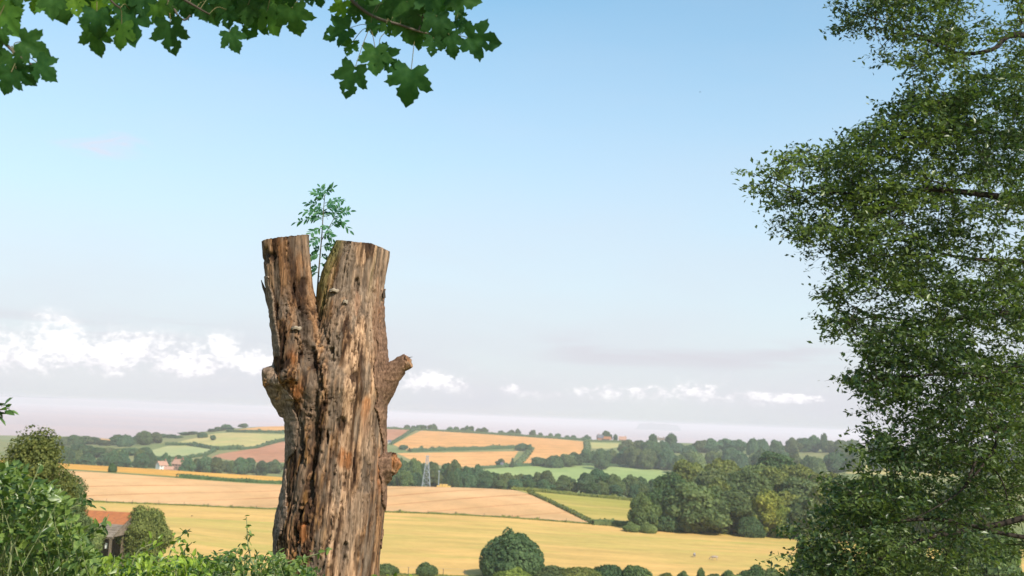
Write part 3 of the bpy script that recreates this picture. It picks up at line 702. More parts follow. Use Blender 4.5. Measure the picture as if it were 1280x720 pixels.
# ---------------------------------------------------------------- hedges
def hedge(label, path, h, wd, tint='dark', name='hedge', rough=.5, per=14, mat=None, group=None):
    """lumpy leafy hedge along photo points (px, py) or (px,'d',dist)"""
    pts = [gp(p[0], p[2]) if len(p) == 3 else (lambda a, d: np.array([d * math.sin(a), d * math.cos(a), float(ground_ad(np.array([a]), np.array([d]))[0])]))(*hit(*p)) for p in path]
    P = []
    for a, b in zip(pts[:-1], pts[1:]):
        n = max(2, int(np.linalg.norm(b - a) / (wd * .8)))
        for k in range(n): P.append(a + (b - a) * k / n)
    P.append(pts[-1]); P = np.array(P); P[:, 2] = [ground(x, y) for x, y, _ in P]
    if len(P) > 420: P = P[np.linspace(0, len(P) - 1, 420).astype(int)]
    t = thing(name, label, 'hedge', P[0], group); n = len(P)
    H = h * (1 - rough * .5 + rough * vnoise(np.column_stack([np.arange(n) * .45, np.full(n, h), np.zeros(n)])) + (rng.uniform(size=n) < .06) * rough * .8)
    d = rand_dirs(n * per); d[:, 2] = np.abs(d[:, 2]); idx = np.repeat(np.arange(n), per)
    Q = P[idx] + d * np.column_stack([np.full(n * per, wd * .62), np.full(n * per, wd * .62), H[idx]])
    V, F = scatter(QUADV, QUADF, Q, frames(d + rng.normal(size=d.shape) * .5, rng.uniform(0, 6.28, n * per)), np.maximum(.36 * H[idx], .25 * wd) * rng.uniform(.7, 1.3, n * per))
    o = mk('leaves', V, F, mat or M['crown'], t); o['kind'] = 'stuff'; o.color = TINT[tint] + (1,)
    mb = MB()                                                    # the woody heart
    prof = [(-.5, -.1), (-.46, .6), (-.2, .9), (.2, .9), (.46, .6), (.5, -.1)]
    tn = np.gradient(P, axis=0); tn[:, 2] = 0; tn /= np.linalg.norm(tn, axis=1)[:, None] + 1e-9; sd = np.column_stack([tn[:, 1], -tn[:, 0], np.zeros(n)])
    V = np.concatenate([P + sd * (a * wd) + np.column_stack([np.zeros(n), np.zeros(n), b * H]) for a, b in prof])
    F = np.array([(j * n + i, j * n + i + 1, (j + 1) * n + i + 1, (j + 1) * n + i) for j in range(len(prof) - 1) for i in range(n - 1)])
    c = mk('core', V, F, mat or M['crown'], t); c.color = TINT[tint] + (1,)
    return t
hedge('thin dark hedge between pale wheat and golden strip', [(225, 'd', 479), (290, 'd', 479), (360, 'd', 480), (420, 'd', 481)], 1.6, 2.0)
hedge('ragged green strip running diagonally between wheat and lime field', [(641, 609), (665, 618), (690, 629), (715, 641), (742, 654)], 1.0, 2.6, 'olive')
hedge('green bank along the top edge of the lime field', [(642, 'd', 478), (720, 'd', 477), (830, 'd', 474)], 1.5, 3.0, 'olive')
hedge('low rough grass line between meadow and wheat', [(p[0], p[1]) for p in FENCE[1:9]], .55, 1.2, 'olive', rough=.9)
hedge('low scrubby hedge under the near wood', [(742, 656), (790, 659), (830, 662), (900, 665.5), (1000, 671.5), (1080, 675.5)], 1.8, 2.5, 'mid', rough=.8)
hedge('long hedge along the lower edge of the meadow at right', [(680, 'd', 226), (830, 'd', 226), (960, 'd', 226), (1100, 'd', 226), (1300, 'd', 226)], 1.7, 2.6, 'mid', rough=.9, per=26)
hedge('sparse rough grass strip at the lower edge of the meadow', [(474, 'd', 226), (560, 'd', 226), (640, 'd', 226)], .5, 1.0, 'olive', rough=.9)
hedge('hedge between the top orange field and the olive pasture', [(284, 540), (310, 540.5), (350, 541.5), (430, 545)], 4.5, 5)
hedge('hedge between the olive pasture and the red earth', [(300, 562.5), (320, 560.5), (336, 556), (354, 551.5), (430, 549)], 4.0, 5)
hedge('hedge under the olive pasture running to the village', [(208, 556.5), (236, 557), (262, 561), (275, 562.5), (302, 562)], 5, 6)
hedge('hedge below the sage pasture', [(190, 573.5), (225, 574), (256, 570), (268, 564)], 4, 5)
hedge('hedge between the red earth and the upper orange field', [(488, 556), (505, 545.5), (522, 536.5)], 3.5, 5)
hedge('dark hedge dividing the two orange fields', [(512, 565), (560, 563.5), (610, 562), (648, 560.5)], 5.5, 7)
hedge('steep hedge dropping between the orange fields to the green pasture', [(664, 561), (656, 572), (646, 582)], 3.5, 9, 'mid')
hedge('hedge along the top of the green pasture', [(596, 586), (640, 583.5), (690, 581), (740, 582), (822, 585)], 4, 5)
hedge('hedge at the right edge of the upper orange field', [(733, 552), (734, 560), (733, 567)], 4, 9, 'mid')
hedge('long dark hedge along the hilltop above the upper orange field', [(526, 'd', 2005), (575, 'd', 2005), (640, 'd', 2005), (700, 'd', 2000), (736, 'd', 1995)], 5, 7, rough=.7)
hedge('hilltop hedge above the red earth', [(440, 'd', 2015), (482, 'd', 2015), (524, 'd', 2015)], 4, 7, rough=.7)
hedge('hedge in front of the brick farmhouse', [(734, 'd', 1930), (776, 'd', 1930)], 4, 6, 'mid')
# ---------------------------------------------------------------- the dead stump
STD = 7.0
def proj(P):
    """photo pixel of world points"""
    q = np.asarray(P) - CAMP; z = q @ _f; return CX + F_PX * (q @ _r) / z, CY - F_PX * (q @ _u) / z
def wood_mat(name, rough=0.85, fibre=True, bump=0.012):
    m, T, out = new_mat(name); tc = T.new('ShaderNodeTexCoord')
    at_ = T.new('ShaderNodeAttribute'); at_.attribute_name = 'wood'
    v = T.scale(tc.outputs['Object'], (1, 1, .10 if fibre else .6))
    n = T.noise(v, 60.0, 5.0, 0.65); n2 = T.noise(T.scale(tc.outputs['Object'], (1, 1, .05 if fibre else .8)), 150.0, 3.0, 0.6)
    k = T.math('ADD', T.math('MULTIPLY', n, .65), T.math('MULTIPLY', n2, .35))
    col = T.mix(1.0, at_.outputs['Color'], T.mix(T.ramp(k, .32, .68), (.40, .36, .33), (1.46, 1.46, 1.46)), 'MULTIPLY')
    principled(T, out, col, rough, 0.15, k, bump, 0.9)
    return m
M['wood'] = wood_mat('weathered_wood'); M['bark'] = wood_mat('old_bark', .9, False, .010)
def lin(r, g, b): return np.array([((c / 255 + .055) / 1.055) ** 2.4 if c > 10 else c / 3300 for c in (r, g, b)])
def lerp(a, b, t): return a + (b - a) * t[:, None]

def ringtube(rows, depth=STD, kd=.85, n=28):
    """closed tube whose outline in the photo follows rows (py, xleft, xright)"""
    V = []; th = np.arange(n) * 2 * math.pi / n
    for py, xl, xr, *kk in rows:
        kq = kk[0] if kk else kd
        c = at((xl + xr) / 2, py, depth); h = (xr - xl) / 2 * depth / 1280
        for t in th: V.append(c + _r * (h * math.cos(t)) + np.array([0, 1, 0]) * (h * kq * math.sin(t)))
    k = len(rows); F = [(i * n + j, i * n + (j + 1) % n, (i + 1) * n + (j + 1) % n, (i + 1) * n + j) for i in range(k - 1) for j in range(n)]
    F += [tuple(range(n - 1, -1, -1)), tuple((k - 1) * n + j for j in range(n))]; return V, F
def build_stump():
    b = MB()
    b.add(*ringtube([(905, 318, 508), (870, 334, 490), (800, 342, 476), (740, 346, 473), (715, 346, 472), (690, 345, 474), (665, 344, 477), (640, 348, 480), (610, 354.5, 482), (580, 358, 482), (550, 358.5, 481.5), (525, 357.5, 482), (505, 352, 483), (485, 343, 486), (465, 341, 486, .80), (445, 344, 484, .70), (425, 348, 480, .56), (405, 352, 476, .40), (386, 360, 470, .2)][::-1]))
    b.add(*ringtube([(284, 325.5, 387), (300, 327, 386), (320, 328.5, 387), (340, 330.5, 388.5), (360, 332.5, 391), (380, 335.5, 395.5, 1.05), (400, 338.5, 402, 1.25), (430, 343, 408, 1.45), (465, 346, 410, 1.65), (500, 356, 408, 1.7)], STD - .04, .92))
    b.add(*ringtube([(288, 425, 491), (305, 418, 488), (320, 411.5, 486.5), (340, 403, 483.5), (360, 397.5, 481), (380, 396.5, 479.5, 1.0), (400, 396, 480, 1.12), (430, 392, 483, 1.2), (465, 390, 485, 1.22), (500, 392, 480, 1.25)], STD + .02, .88))
    px = STD / 1280
    def knob(pts, rad): b.tube([at(x, y, STD + dz) for x, y, dz in pts], [r * px for r in rad], 14)
    knob([(364, 512, -.05), (353, 494, -.10), (342, 476, -.15), (337, 460, -.18)], [16, 15, 12.5, 9.5])
    knob([(348, 478, -.2), (362, 468, -.30), (373, 470, -.33)], [10, 9, 6])
    knob([(455, 512, 0), (475, 486, -.02), (490, 466, -.04), (502, 456, -.05), (512, 450.5, -.06)], [20, 18, 13, 10, 9.5])
    knob([(468, 592, 0), (487, 580, -.03), (497, 572, -.05)], [20, 15, 9])
    V = b.verts(); me = bpy.data.meshes.new('tmp'); me.from_pydata([tuple(v) for v in V], [], b.F); me.update()
    o = obj('tmp', me); md = o.modifiers.new('r', 'REMESH'); md.mode = 'VOXEL'; md.voxel_size = 0.0085
    s = o.modifiers.new('s', 'SMOOTH'); s.iterations = 6; s.factor = .5
    dg = bpy.context.evaluated_depsgraph_get(); m2 = bpy.data.meshes.new_from_object(o.evaluated_get(dg)); bpy.data.objects.remove(o)
    n = len(m2.vertices); P = np.empty(n * 3); m2.vertices.foreach_get('co', P); P = P.reshape(-1, 3)
    N = np.empty(n * 3); m2.vertices.foreach_get('normal', N); N = N.reshape(-1, 3)
    x, y = proj(P); front = P[:, 1] < STD + .05
    lob = sstep(y, 410, 370)
    s1 = x + np.where(y > 400, .125, .17) * (y - 420) * np.where((y < 400) & (x < 394), -.5, 1.0)   # coordinate across the grain
    Q = np.column_stack([s1, P[:, 1] * 182, y])
    def fib(a, c, seed, o_=4): return fbm(Q / np.array([a, a, c]) + seed, o_)
    f1 = fib(10, 260, 3.1); f2 = fib(4.2, 130, 9.7); f3 = fib(24, 110, 5.5); blot = fib(16, 26, 21.0); f4 = fib(2.2, 26, 31.0, 2)
    crack = np.abs(f1 - .5) ; crack2 = np.abs(f2 - .5)
    rotten = sstep(x, 440, 385) * sstep(y, 395, 440) * .8 + .2                    # the left of the trunk is crumbling
    d = .030 * (f3 - .5) + .020 * (f1 - .5) + .011 * (f2 - .5) * (.5 + rotten) + .008 * (f4 - .5) * rotten + .018 * (blot - .5) * rotten
    cut = (sstep(crack, .026, .0) * (.014 + .024 * rotten) + sstep(crack2, .026, 0) * (.008 + .014 * rotten)) * sstep(fib(14, 60, 131, 2), .34, .52)
    d -= cut
    pits = np.zeros(n)
    for cx, cy, rx, ry, dep in [(409, 427, 3.2, 4.5, .06), (414, 438, 3.5, 4, .06), (447, 357, 4.0, 9, .035), (426, 531, 6, 11, .035), (409, 550, 2.5, 14, .05), 
                                (368, 362, 3, 8, .04), (345, 385, 2.5, 9, .04), (374, 645, 4, 8, .05), (382, 655, 5, 4, .04), (370, 668, 3, 7, .04), (431, 690, 4, 12, .03), (458, 600, 6, 26, .018), (440, 470, 7, 14, .02), (382, 405, 7, 30, .035), (380, 360, 3.5, 34, .02), (336, 322, 9, 9, .02), (333, 313, 3, 5, .05), (388, 610, 5, 40, .03), (377, 560, 4, 30, .03), (402, 470, 4, 30, .03)]:
        q = ((x - cx) / rx) ** 2 + ((y - cy) / ry) ** 2 + (fib(4, 11, 77, 3) - .5) * (1.0 if dep > .055 else 4.0)
        e = sstep(q, 1.1, .2) * front; pits = np.maximum(pits, e); d -= e * dep * (1.0 if dep > .055 else .8)
    kn = np.maximum(sstep(x, 486, 494) * (y > 545) * 1.3, np.maximum(sstep(x, 488, 498) * .6, sstep(x, 346, 338) * (y > 448) * (y < 492) * .7)); d += kn * (.050 * (fib(8, 8, 41, 3) - .5) - .02 * sstep(np.abs(fib(5, 7, 45, 3) - .5), .04, 0))
    topfade = np.ones(n)
    gx = np.interp(y, [330, 345, 400, 440, 480, 560, 640], [366, 371, 379, 388, 396, 392, 384]) + (fib(6, 16, 151, 3) - .5) * 9
    gr = np.exp(-((x - gx) / np.interp(y, [340, 400, 470, 620], [2.5, 6, 5, 3])) ** 2) * sstep(y, 338, 365) * sstep(y, 640, 560) * front; d -= .050 * gr; pits = np.maximum(pits, gr * .85)  # groove is carved, and its shade is also painted into the colour
    fleck = fib(2.4, 9, 161, 3); d -= .010 * sstep(fleck, .60, .74) * (.35 + rotten); d += .010 * (fib(1.6, 14, 171, 2) - .5)
    H = N.copy(); H[:, 2] *= .3
    P2 = P + H * (d * topfade)[:, None]
    # flat saw cuts
    # colour of the wood: pale fibres, brown and rotten seams, painted groove shade, orange raw wood, green film
    pale = lin(208, 168, 134) * .68; tan = lin(172, 130, 94) * .78; mid = lin(118, 82, 54) * .92; dark = lin(50, 34, 25); orange = lin(178, 112, 64) * .72; green = lin(110, 104, 54); greyc = lin(132, 114, 98) * .8; gold = lin(168, 122, 70) * .85
    palez = np.exp(-((s1 - 447) / 26) ** 2) * .9 + .15 * lob + np.exp(-((s1 - 420) / 10) ** 2) * .35
    C = lerp(np.tile(mid, (n, 1)), np.tile(tan, (n, 1)), sstep(f1 + .3 * (f2 - .5), .38, .60))
    C = lerp(C, np.tile(pale, (n, 1)), sstep(f1 * .6 + f2 * .4 + .34 * palez, .58, .78))
    C = lerp(C, np.tile(dark, (n, 1)), np.clip(sstep(f2 * .55 + f1 * .45 - .07 * rotten + .03 * palez, .485, .39) * .9 + .55 * sstep(crack, .03, .0) + .4 * sstep(crack2, .028, .0), 0, 1))
    C = lerp(C, np.tile(dark, (n, 1)), .75 * sstep(blot + .05 * rotten, .62, .74) * (1 - .4 * palez))
    C = lerp(C, np.tile(gold, (n, 1)), .6 * rotten * sstep(fib(2.6, 24, 51), .56, .70))
    C = lerp(C, np.tile(tan, (n, 1)), .65 * rotten * sstep(fib(2.2, 40, 57), .52, .64)); C = lerp(C, np.tile(dark, (n, 1)), .65 * sstep(fleck, .60, .72))
    C = lerp(C, np.tile(greyc, (n, 1)), .75 * sstep(fib(9, 90, 61), .55, .68))
    C = lerp(C, np.tile(dark, (n, 1)), np.clip(pits * 1.0, 0, .92))
    for cx, cy, rx, ry in [(366, 442, 8, 16), (372, 492, 8, 18), (366, 482, 6, 10), (447, 380, 4, 18), (490, 447, 9, 9), (505, 447, 9, 8), (430, 575, 12, 16), (497, 580, 8, 14), (474, 590, 7, 35), (377, 668, 7, 14), (470, 400, 5, 60), (458, 520, 6, 30)]:
        q = ((x - cx) / rx) ** 2 + ((y - cy) / ry) ** 2 + (fib(6, 14, 88, 3) - .5) * 2.2
        C = lerp(C, np.tile(orange, (n, 1)), sstep(q, 1.1, .2) * .62 * front)
    C = lerp(C, np.tile(dark, (n, 1)), .8 * sstep(((x - 490) / 9) ** 2 + ((y - 562) / 9) ** 2, 1.2, .4))
    C = lerp(C, np.tile(greyc, (n, 1)), .6 * sstep(fib(16, 70, 191, 3), .46, .60))
    C = lerp(C, np.tile(green, (n, 1)), .8 * sstep(N[:, 0], -.35, -.75) * sstep(y, 410, 350) * (x > 393) + .45 * np.exp(-((s1 - 452) / 6) ** 2) * sstep(y, 380, 340) * sstep(f1, .4, .6))
    C *= (.85 + .3 * fib(30, 30, 99, 2))[:, None]
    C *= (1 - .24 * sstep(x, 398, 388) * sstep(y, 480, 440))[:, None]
    fl = np.empty(len(m2.loops), dtype=np.int32); m2.loops.foreach_get('vertex_index', fl)
    ls = np.empty(len(m2.polygons), dtype=np.int32); m2.polygons.foreach_get('loop_total', ls)
    Fq = fl.reshape(-1, 4) if (ls == 4).all() else None
    root = thing('tree_stump', 'tall weathered dead tree stump forked into two sawn-off stems', 'tree stump', (at(415, 888, STD)[0], STD, ground(*at(415, 888, STD)[:2]) - .05))
    bm = bmesh.new()
    lay = None
    me = mesh_data('stem', P2, Fq if Fq is not None else [tuple(p.vertices) for p in m2.polygons], [M['wood']], True)
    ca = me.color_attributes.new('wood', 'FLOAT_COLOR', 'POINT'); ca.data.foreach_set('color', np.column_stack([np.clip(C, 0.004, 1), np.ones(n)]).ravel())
    bm.from_mesh(me)
    def cutplane(a, c, sel):
        A, B = at(a[0], a[1], STD), at(c[0], c[1], STD); nrm = np.cross(B - A, np.array([0, 1.0, .12])); nrm = nrm if nrm[2] > 0 else -nrm
        fs = [f for f in bm.faces if sel(f.calc_center_median())]; es = {e for f in fs for e in f.edges}; vs = {v for f in fs for v in f.verts}
        r = bmesh.ops.bisect_plane(bm, geom=list(vs) + list(es) + fs, plane_co=Vector(A), plane_no=Vector(nrm), clear_outer=True)
        ed = [g for g in r['geom_cut'] if isinstance(g, bmesh.types.BMEdge)]
        bmesh.ops.edgeloop_fill(bm, edges=ed, use_smooth=False)
        for v in {v for e in ed for v in e.verts}:
            q = np.array([[v.co.x * 45, v.co.y * 45, 3.0], [v.co.x * 140, v.co.y * 140, 9.0]]); nz = vnoise(q); v.co.z -= .020 * max(0, nz[0] - .55) + .008 * nz[1]
    xm = at(402, 300, STD)[0]; zt = at(402, 345, STD)[2]
    cutplane((326, 302), (384, 294), lambda c: c.x < xm and c.z > zt)
    cutplane((468, 305), (489, 315), lambda c: c.x > xm and c.z > zt)
    cutplane((420, 300), (468, 305), lambda c: c.x > xm and c.z > zt)
    bm.to_mesh(me); bm.free(); me.transform(Matrix.Translation(-root.location)); obj('stem', me, root)
    # bark that still clings on: ragged shells standing proud of the wood
    def shell(name, keep, colr, thick, seed, rootv):
        Fk = Fq[keep[Fq].all(1)]; used, inv = np.unique(Fk, return_inverse=True); Fk = inv.reshape(-1, 4); k = len(used)
        rr = fbm(np.column_stack([x[used] / 6, P[used, 1] * 30, y[used] / 9]) + seed, 4); rr2 = fbm(np.column_stack([x[used] / 20, P[used, 1] * 9, y[used] / 3.0]) + seed, 3)
        out = P[used] + N[used] * (thick + .016 * (rr - .5) + .008 * (rr2 - .5))[:, None]; inn = P[used] - N[used] * .012
        E = np.concatenate([Fk[:, [i, (i + 1) % 4]] for i in range(4)]); key = np.sort(E, 1); _, idx, cnt = np.unique(key, axis=0, return_index=True, return_counts=True)
        rim = E[idx[cnt == 1]]
        F = np.vstack([Fk, Fk[:, ::-1] + k, np.column_stack([rim[:, 1], rim[:, 0], rim[:, 0] + k, rim[:, 1] + k])])
        cc = colr[None] * (.62 + .75 * rr)[:, None] * (.8 + .4 * sstep(rr2, .4, .65))[:, None]; cc = np.vstack([cc, cc * .6])
        o = mk(name, np.vstack([out, inn]), F, M['bark'], rootv, True)
        ca = o.data.color_attributes.new('wood', 'FLOAT_COLOR', 'POINT'); ca.data.foreach_set('color', np.column_stack([np.clip(cc, 0, 1), np.ones(2 * k)]).ravel()); return o
    edge = (fbm(np.column_stack([y / 17, x * 0 + 2.2, y * 0]), 3) - .5) * 14
    bl = np.interp(y, [440, 455, 470, 485, 500, 530, 545, 560, 580, 600, 640, 680, 700, 900], [334, 344, 347, 354, 366, 371, 369, 365, 362, 360, 357, 351, 349, 347]) + edge
    o = shell('bark', (((x < bl) & (P[:, 1] < STD + .1)) | ((P[:, 1] >= STD + .1) & (x < 440 + 3 * edge))) & (y > 450 + edge * .5), lin(142, 120, 102) * .85, .005, 4.0, root); o['label'] = 'smooth grey bark strip on the left side'
    br = np.interp(y, [380, 400, 430, 470, 500, 530, 560, 600, 640, 700], [476, 474, 471, 467, 469, 472, 475, 477, 479, 480]) + edge
    o = shell('bark', (x > br) & (y > 362 + edge) & (y < 700 + edge) & (P[:, 1] < STD + .25) & (x < 506) & ((x < 490) | (y < 520)), lin(134, 104, 84) * .78, .006, 8.0, root); o['label'] = 'rough brown bark plate on the right side'
    bl2 = np.interp(y, [340, 380, 420, 450], [336, 343, 349, 350]) + edge * .6
    o = shell('bark', ((x < bl2) | ((P[:, 1] > STD + .1) & (x < 372))) & (y > 345 + edge) & (y < 446 + edge) & (x > 325), lin(134, 114, 96) * .80, .005, 12.0, root); o['label'] = 'thin grey bark left on the left stem'
    # bracket fungi
    g = plain('bracket_fungus', (.34, .27, .20), (.22, .17, .12), 60)
    for (bx, by, bw, dz) in [(371, 410, 13, -.33), (418, 363, 13, -.34), (432, 377, 7, -.36)]:
        near = (np.abs(x - bx) < 4) & (np.abs(y - by) < 4); mb = MB(); c = at(bx, by, P2[near, 1].min() + .012); V = []; nn = 14; w2 = bw / 2 * px
        for zz, k in ((.010, .55), (.004, .95), (-.006, 1.0), (-.012, .8)):
            for j in range(nn):
                t = math.pi * 2 * j / nn; V.append(c + np.array([w2 * k * math.cos(t), w2 * .9 * k * math.sin(t) - .01, zz + .004 * math.sin(3 * t)]))
        F = [(i * nn + j, i * nn + (j + 1) % nn, (i + 1) * nn + (j + 1) % nn, (i + 1) * nn + j) for i in range(3) for j in range(nn)] + [tuple(range(nn)), tuple(range(4 * nn - 1, 3 * nn - 1, -1))]
        mk('bracket_fungus', V, F, g, root, True)
    # splinters standing off the rim
    for (a, c2, r0) in [((333, 368), (326.5, 350), 2.2), ((337, 385), (331, 366), 2.0), ((480, 372), (481, 361), 2.5), ((511, 447), (516, 446), .6)]:
        V, F = tube([at(*a, STD - .05), at((a[0] + c2[0]) / 2 - .5, (a[1] + c2[1]) / 2, STD - .05), at(*c2, STD - .05)], [r0 * px, r0 * px * .8, r0 * px * .2], 5); o = mk('splinter', V, F, M['trunk'], root)
build_stump()

# ---------------------------------------------------------------- ash sapling in the fork
M['sapling'] = foliage_mat('sapling_leaves', (.060, .18, .095), (.11, .25, .085), .45, .5, .3, 8.0, False)
M['twig'] = plain('green_twig', (.13, .12, .06), (.07, .05, .035), 20)
def build_sapling():
    D = STD + .05
    t = thing('ash_sapling', 'little green ash sapling sprouting from the fork of the stump', 'sapling', at(396, 372, D))
    st = [(396, 372), (398, 345), (400, 320), (402, 298), (403.5, 275), (405, 255), (406, 243)]
    V, F = tube(smooth_path([at(x, y, D) for x, y in st], 4), np.linspace(.006, .002, 25), 6); mk('stem', V, F, M['twig'], t, True)
    V, F = tube(smooth_path([at(x, y, D + z) for x, y, z in [(402, 300, 0), (411, 285, -.03), (418, 272, -.05)]], 4), np.linspace(.004, .0015, 9), 5); mk('side_stem', V, F, M['twig'], t, True)
    LV = [(0, 0, 0), (.3, .17, .04), (.7, .15, .02), (1, 0, -.1), (.7, -.15, .02), (.3, -.17, .04), (.5, 0, -.03)]
    LFq = [(0, 6, 2, 1), (6, 3, 2, 2), (0, 5, 4, 6), (6, 4, 3, 3)]
    LF = [(0, 6, 1), (1, 6, 2), (2, 6, 3), (3, 6, 4), (4, 6, 5), (5, 6, 0)]
    leaves = [((404, 273), (370, 278)), ((404, 268), (379, 265)), ((405, 262), (384, 254)), ((406, 250), (391, 240)), ((406, 245), (416, 235)), ((406, 248), (400, 234)), ((406, 254), (428, 249)), ((418, 272), (438, 264)), ((417, 274), (437, 288)),
              ((414, 280), (426, 257)), ((412, 284), (430, 277)), ((404, 285), (386, 294)), ((403, 290), (416, 299)), ((402, 297), (389, 305)), ((402, 308), (414, 310)), ((400, 318), (387, 322)), ((399, 330), (410, 334)), ((398, 340), (387, 347)), ((406, 262), (421, 262)), ((405, 268), (392, 262)), ((410, 275), (402, 263)), ((403, 280), (412, 292)), ((401, 312), (392, 314)), ((400, 322), (411, 322)), ((399, 335), (389, 338)), ((398, 346), (407, 350)), ((404, 276), (388, 272)), ((404, 270), (414, 266)), ((405, 258), (418, 256)), ((405, 250), (397, 246))]
    for k, (a, b_) in enumerate(leaves):
        A, B = at(*a, D), at(*b_, D + rng.uniform(-.08, .08)); mid = (A + B) / 2 + np.array([0, 0, .012]); sp = smooth_path([A, mid, B], 6)
        mb = MB(); mb.tube(sp, np.linspace(.0018, .0007, len(sp)), 4); L = np.linalg.norm(B - A); n = 6
        nv = np.array([rng.uniform(-.4, .4), -.75, rng.uniform(.2, .8)])
        for i in range(n + 1):
            s = .28 + .72 * i / n; p = sp[min(len(sp) - 1, int(s * (len(sp) - 1)))]; dr = (B - A) / L
            for sd in ((-1, 1) if i < n else (0,)):
                sidev = np.cross(dr, nv); sidev /= np.linalg.norm(sidev); d = dr * .65 + sidev * sd * .9 + rng.normal(size=3) * .12 + np.array([0, 0, -.2]); d /= np.linalg.norm(d)
                zz = nv / np.linalg.norm(nv) + rng.normal(size=3) * .25; yy = np.cross(zz, d); yy /= np.linalg.norm(yy); zz = np.cross(d, yy)
                S = .046 * rng.uniform(.8, 1.15); mb.add(np.array(LV) * S @ np.stack([d, yy, zz]) + p, LF)
        mb.mk('leaf', M['sapling'], t, False)
build_sapling()

# ---------------------------------------------------------------- sycamore boughs overhead
M['syc'] = foliage_mat('sycamore_leaves', (.026, .080, .022), (.046, .112, .028), .38, .55, .12, 5.0, True)
M['sycbark'] = plain('sycamore_bark', (.06, .045, .035), (.11, .09, .07), 9, .85, .1, (1, 1, .4), .01)
HALF = [(-.07, .07), (-.17, .18), (-.15, .25), (-.22, .36), (-.12, .40), (-.08, .47), (.02, .42), (.09, .36), (.15, .46), (.22, .48), (.27, .57), (.37, .57), (.47, .66), (.50, .54), (.56, .50), (.52, .40), (.50, .30), (.44, .21), (.53, .26), (.58, .32), (.66, .27), (.74, .28), (.78, .19), (.86, .16), (.90, .09)]
def syc_leaf(name, seed, bend, cup, holes=0):
    g = np.random.default_rng(seed); jig = lambda p: (p[0] + g.uniform(-.02, .02), p[1] + g.uniform(-.02, .02))
    up = [jig(p) for p in HALF]; lo = [jig((p[0], -p[1])) for p in HALF][::-1]
    out = [(0, 0)] + up + [(1.0, g.uniform(-.03, .03))] + lo; n = len(out)
    pts = [Vector(p) for p in out] + [Vector((x, y)) for x in np.arange(-.1, 1, .09) for y in np.arange(-.54, .6, .09) if pip(np.array([[x, y]]), out)[0]]
    vo, eo, fo, *_ = mgeo.delaunay_2d_cdt(pts, [(i, (i + 1) % n) for i in range(n)], [], 1, 1e-5)
    fo = [f for f in fo if pip(np.array([np.mean([vo[i][:] for i in f], axis=0)]), out)[0]]
    X = np.array([v[:] for v in vo]); x, y = X[:, 0], X[:, 1]
    vein = np.minimum(np.abs(y), np.minimum(np.abs(np.abs(y) - .95 * np.maximum(x, 0)), np.abs(np.abs(y) + 2.2 * np.minimum(x, 0)) + (x > 0)))
    z = -bend * x ** 2 + cup * np.abs(y) - .35 * y ** 2 * bend + .03 * sstep(vein, 0, .08) + .07 * (fbm(np.column_stack([x * 3, y * 3, x * 0 + seed]), 2) - .5)
    if holes:
        hs = [(g.uniform(.1, .8), g.uniform(-.4, .4), g.uniform(.02, .05)) for _ in range(holes)]
        cen = [np.mean(X[list(f)], axis=0) for f in fo]
        fo = [f for f, c in zip(fo, cen) if not any((c[0] - a) ** 2 + (c[1] - b) ** 2 < r * r for a, b, r in hs)]
    return mesh_data(name, np.column_stack([x, y, z]), [tuple(f) for f in fo], M['syc'], True)
SYC = [syc_leaf('sycamore_leaf', 1, .18, .12), syc_leaf('sycamore_leaf', 2, .32, .02), syc_leaf('sycamore_leaf', 3, .10, .22, 5), syc_leaf('sycamore_leaf', 4, .45, .15), syc_leaf('sycamore_leaf', 5, .22, -.10, 7), syc_leaf('sycamore_leaf', 6, .05, .05, 3)]
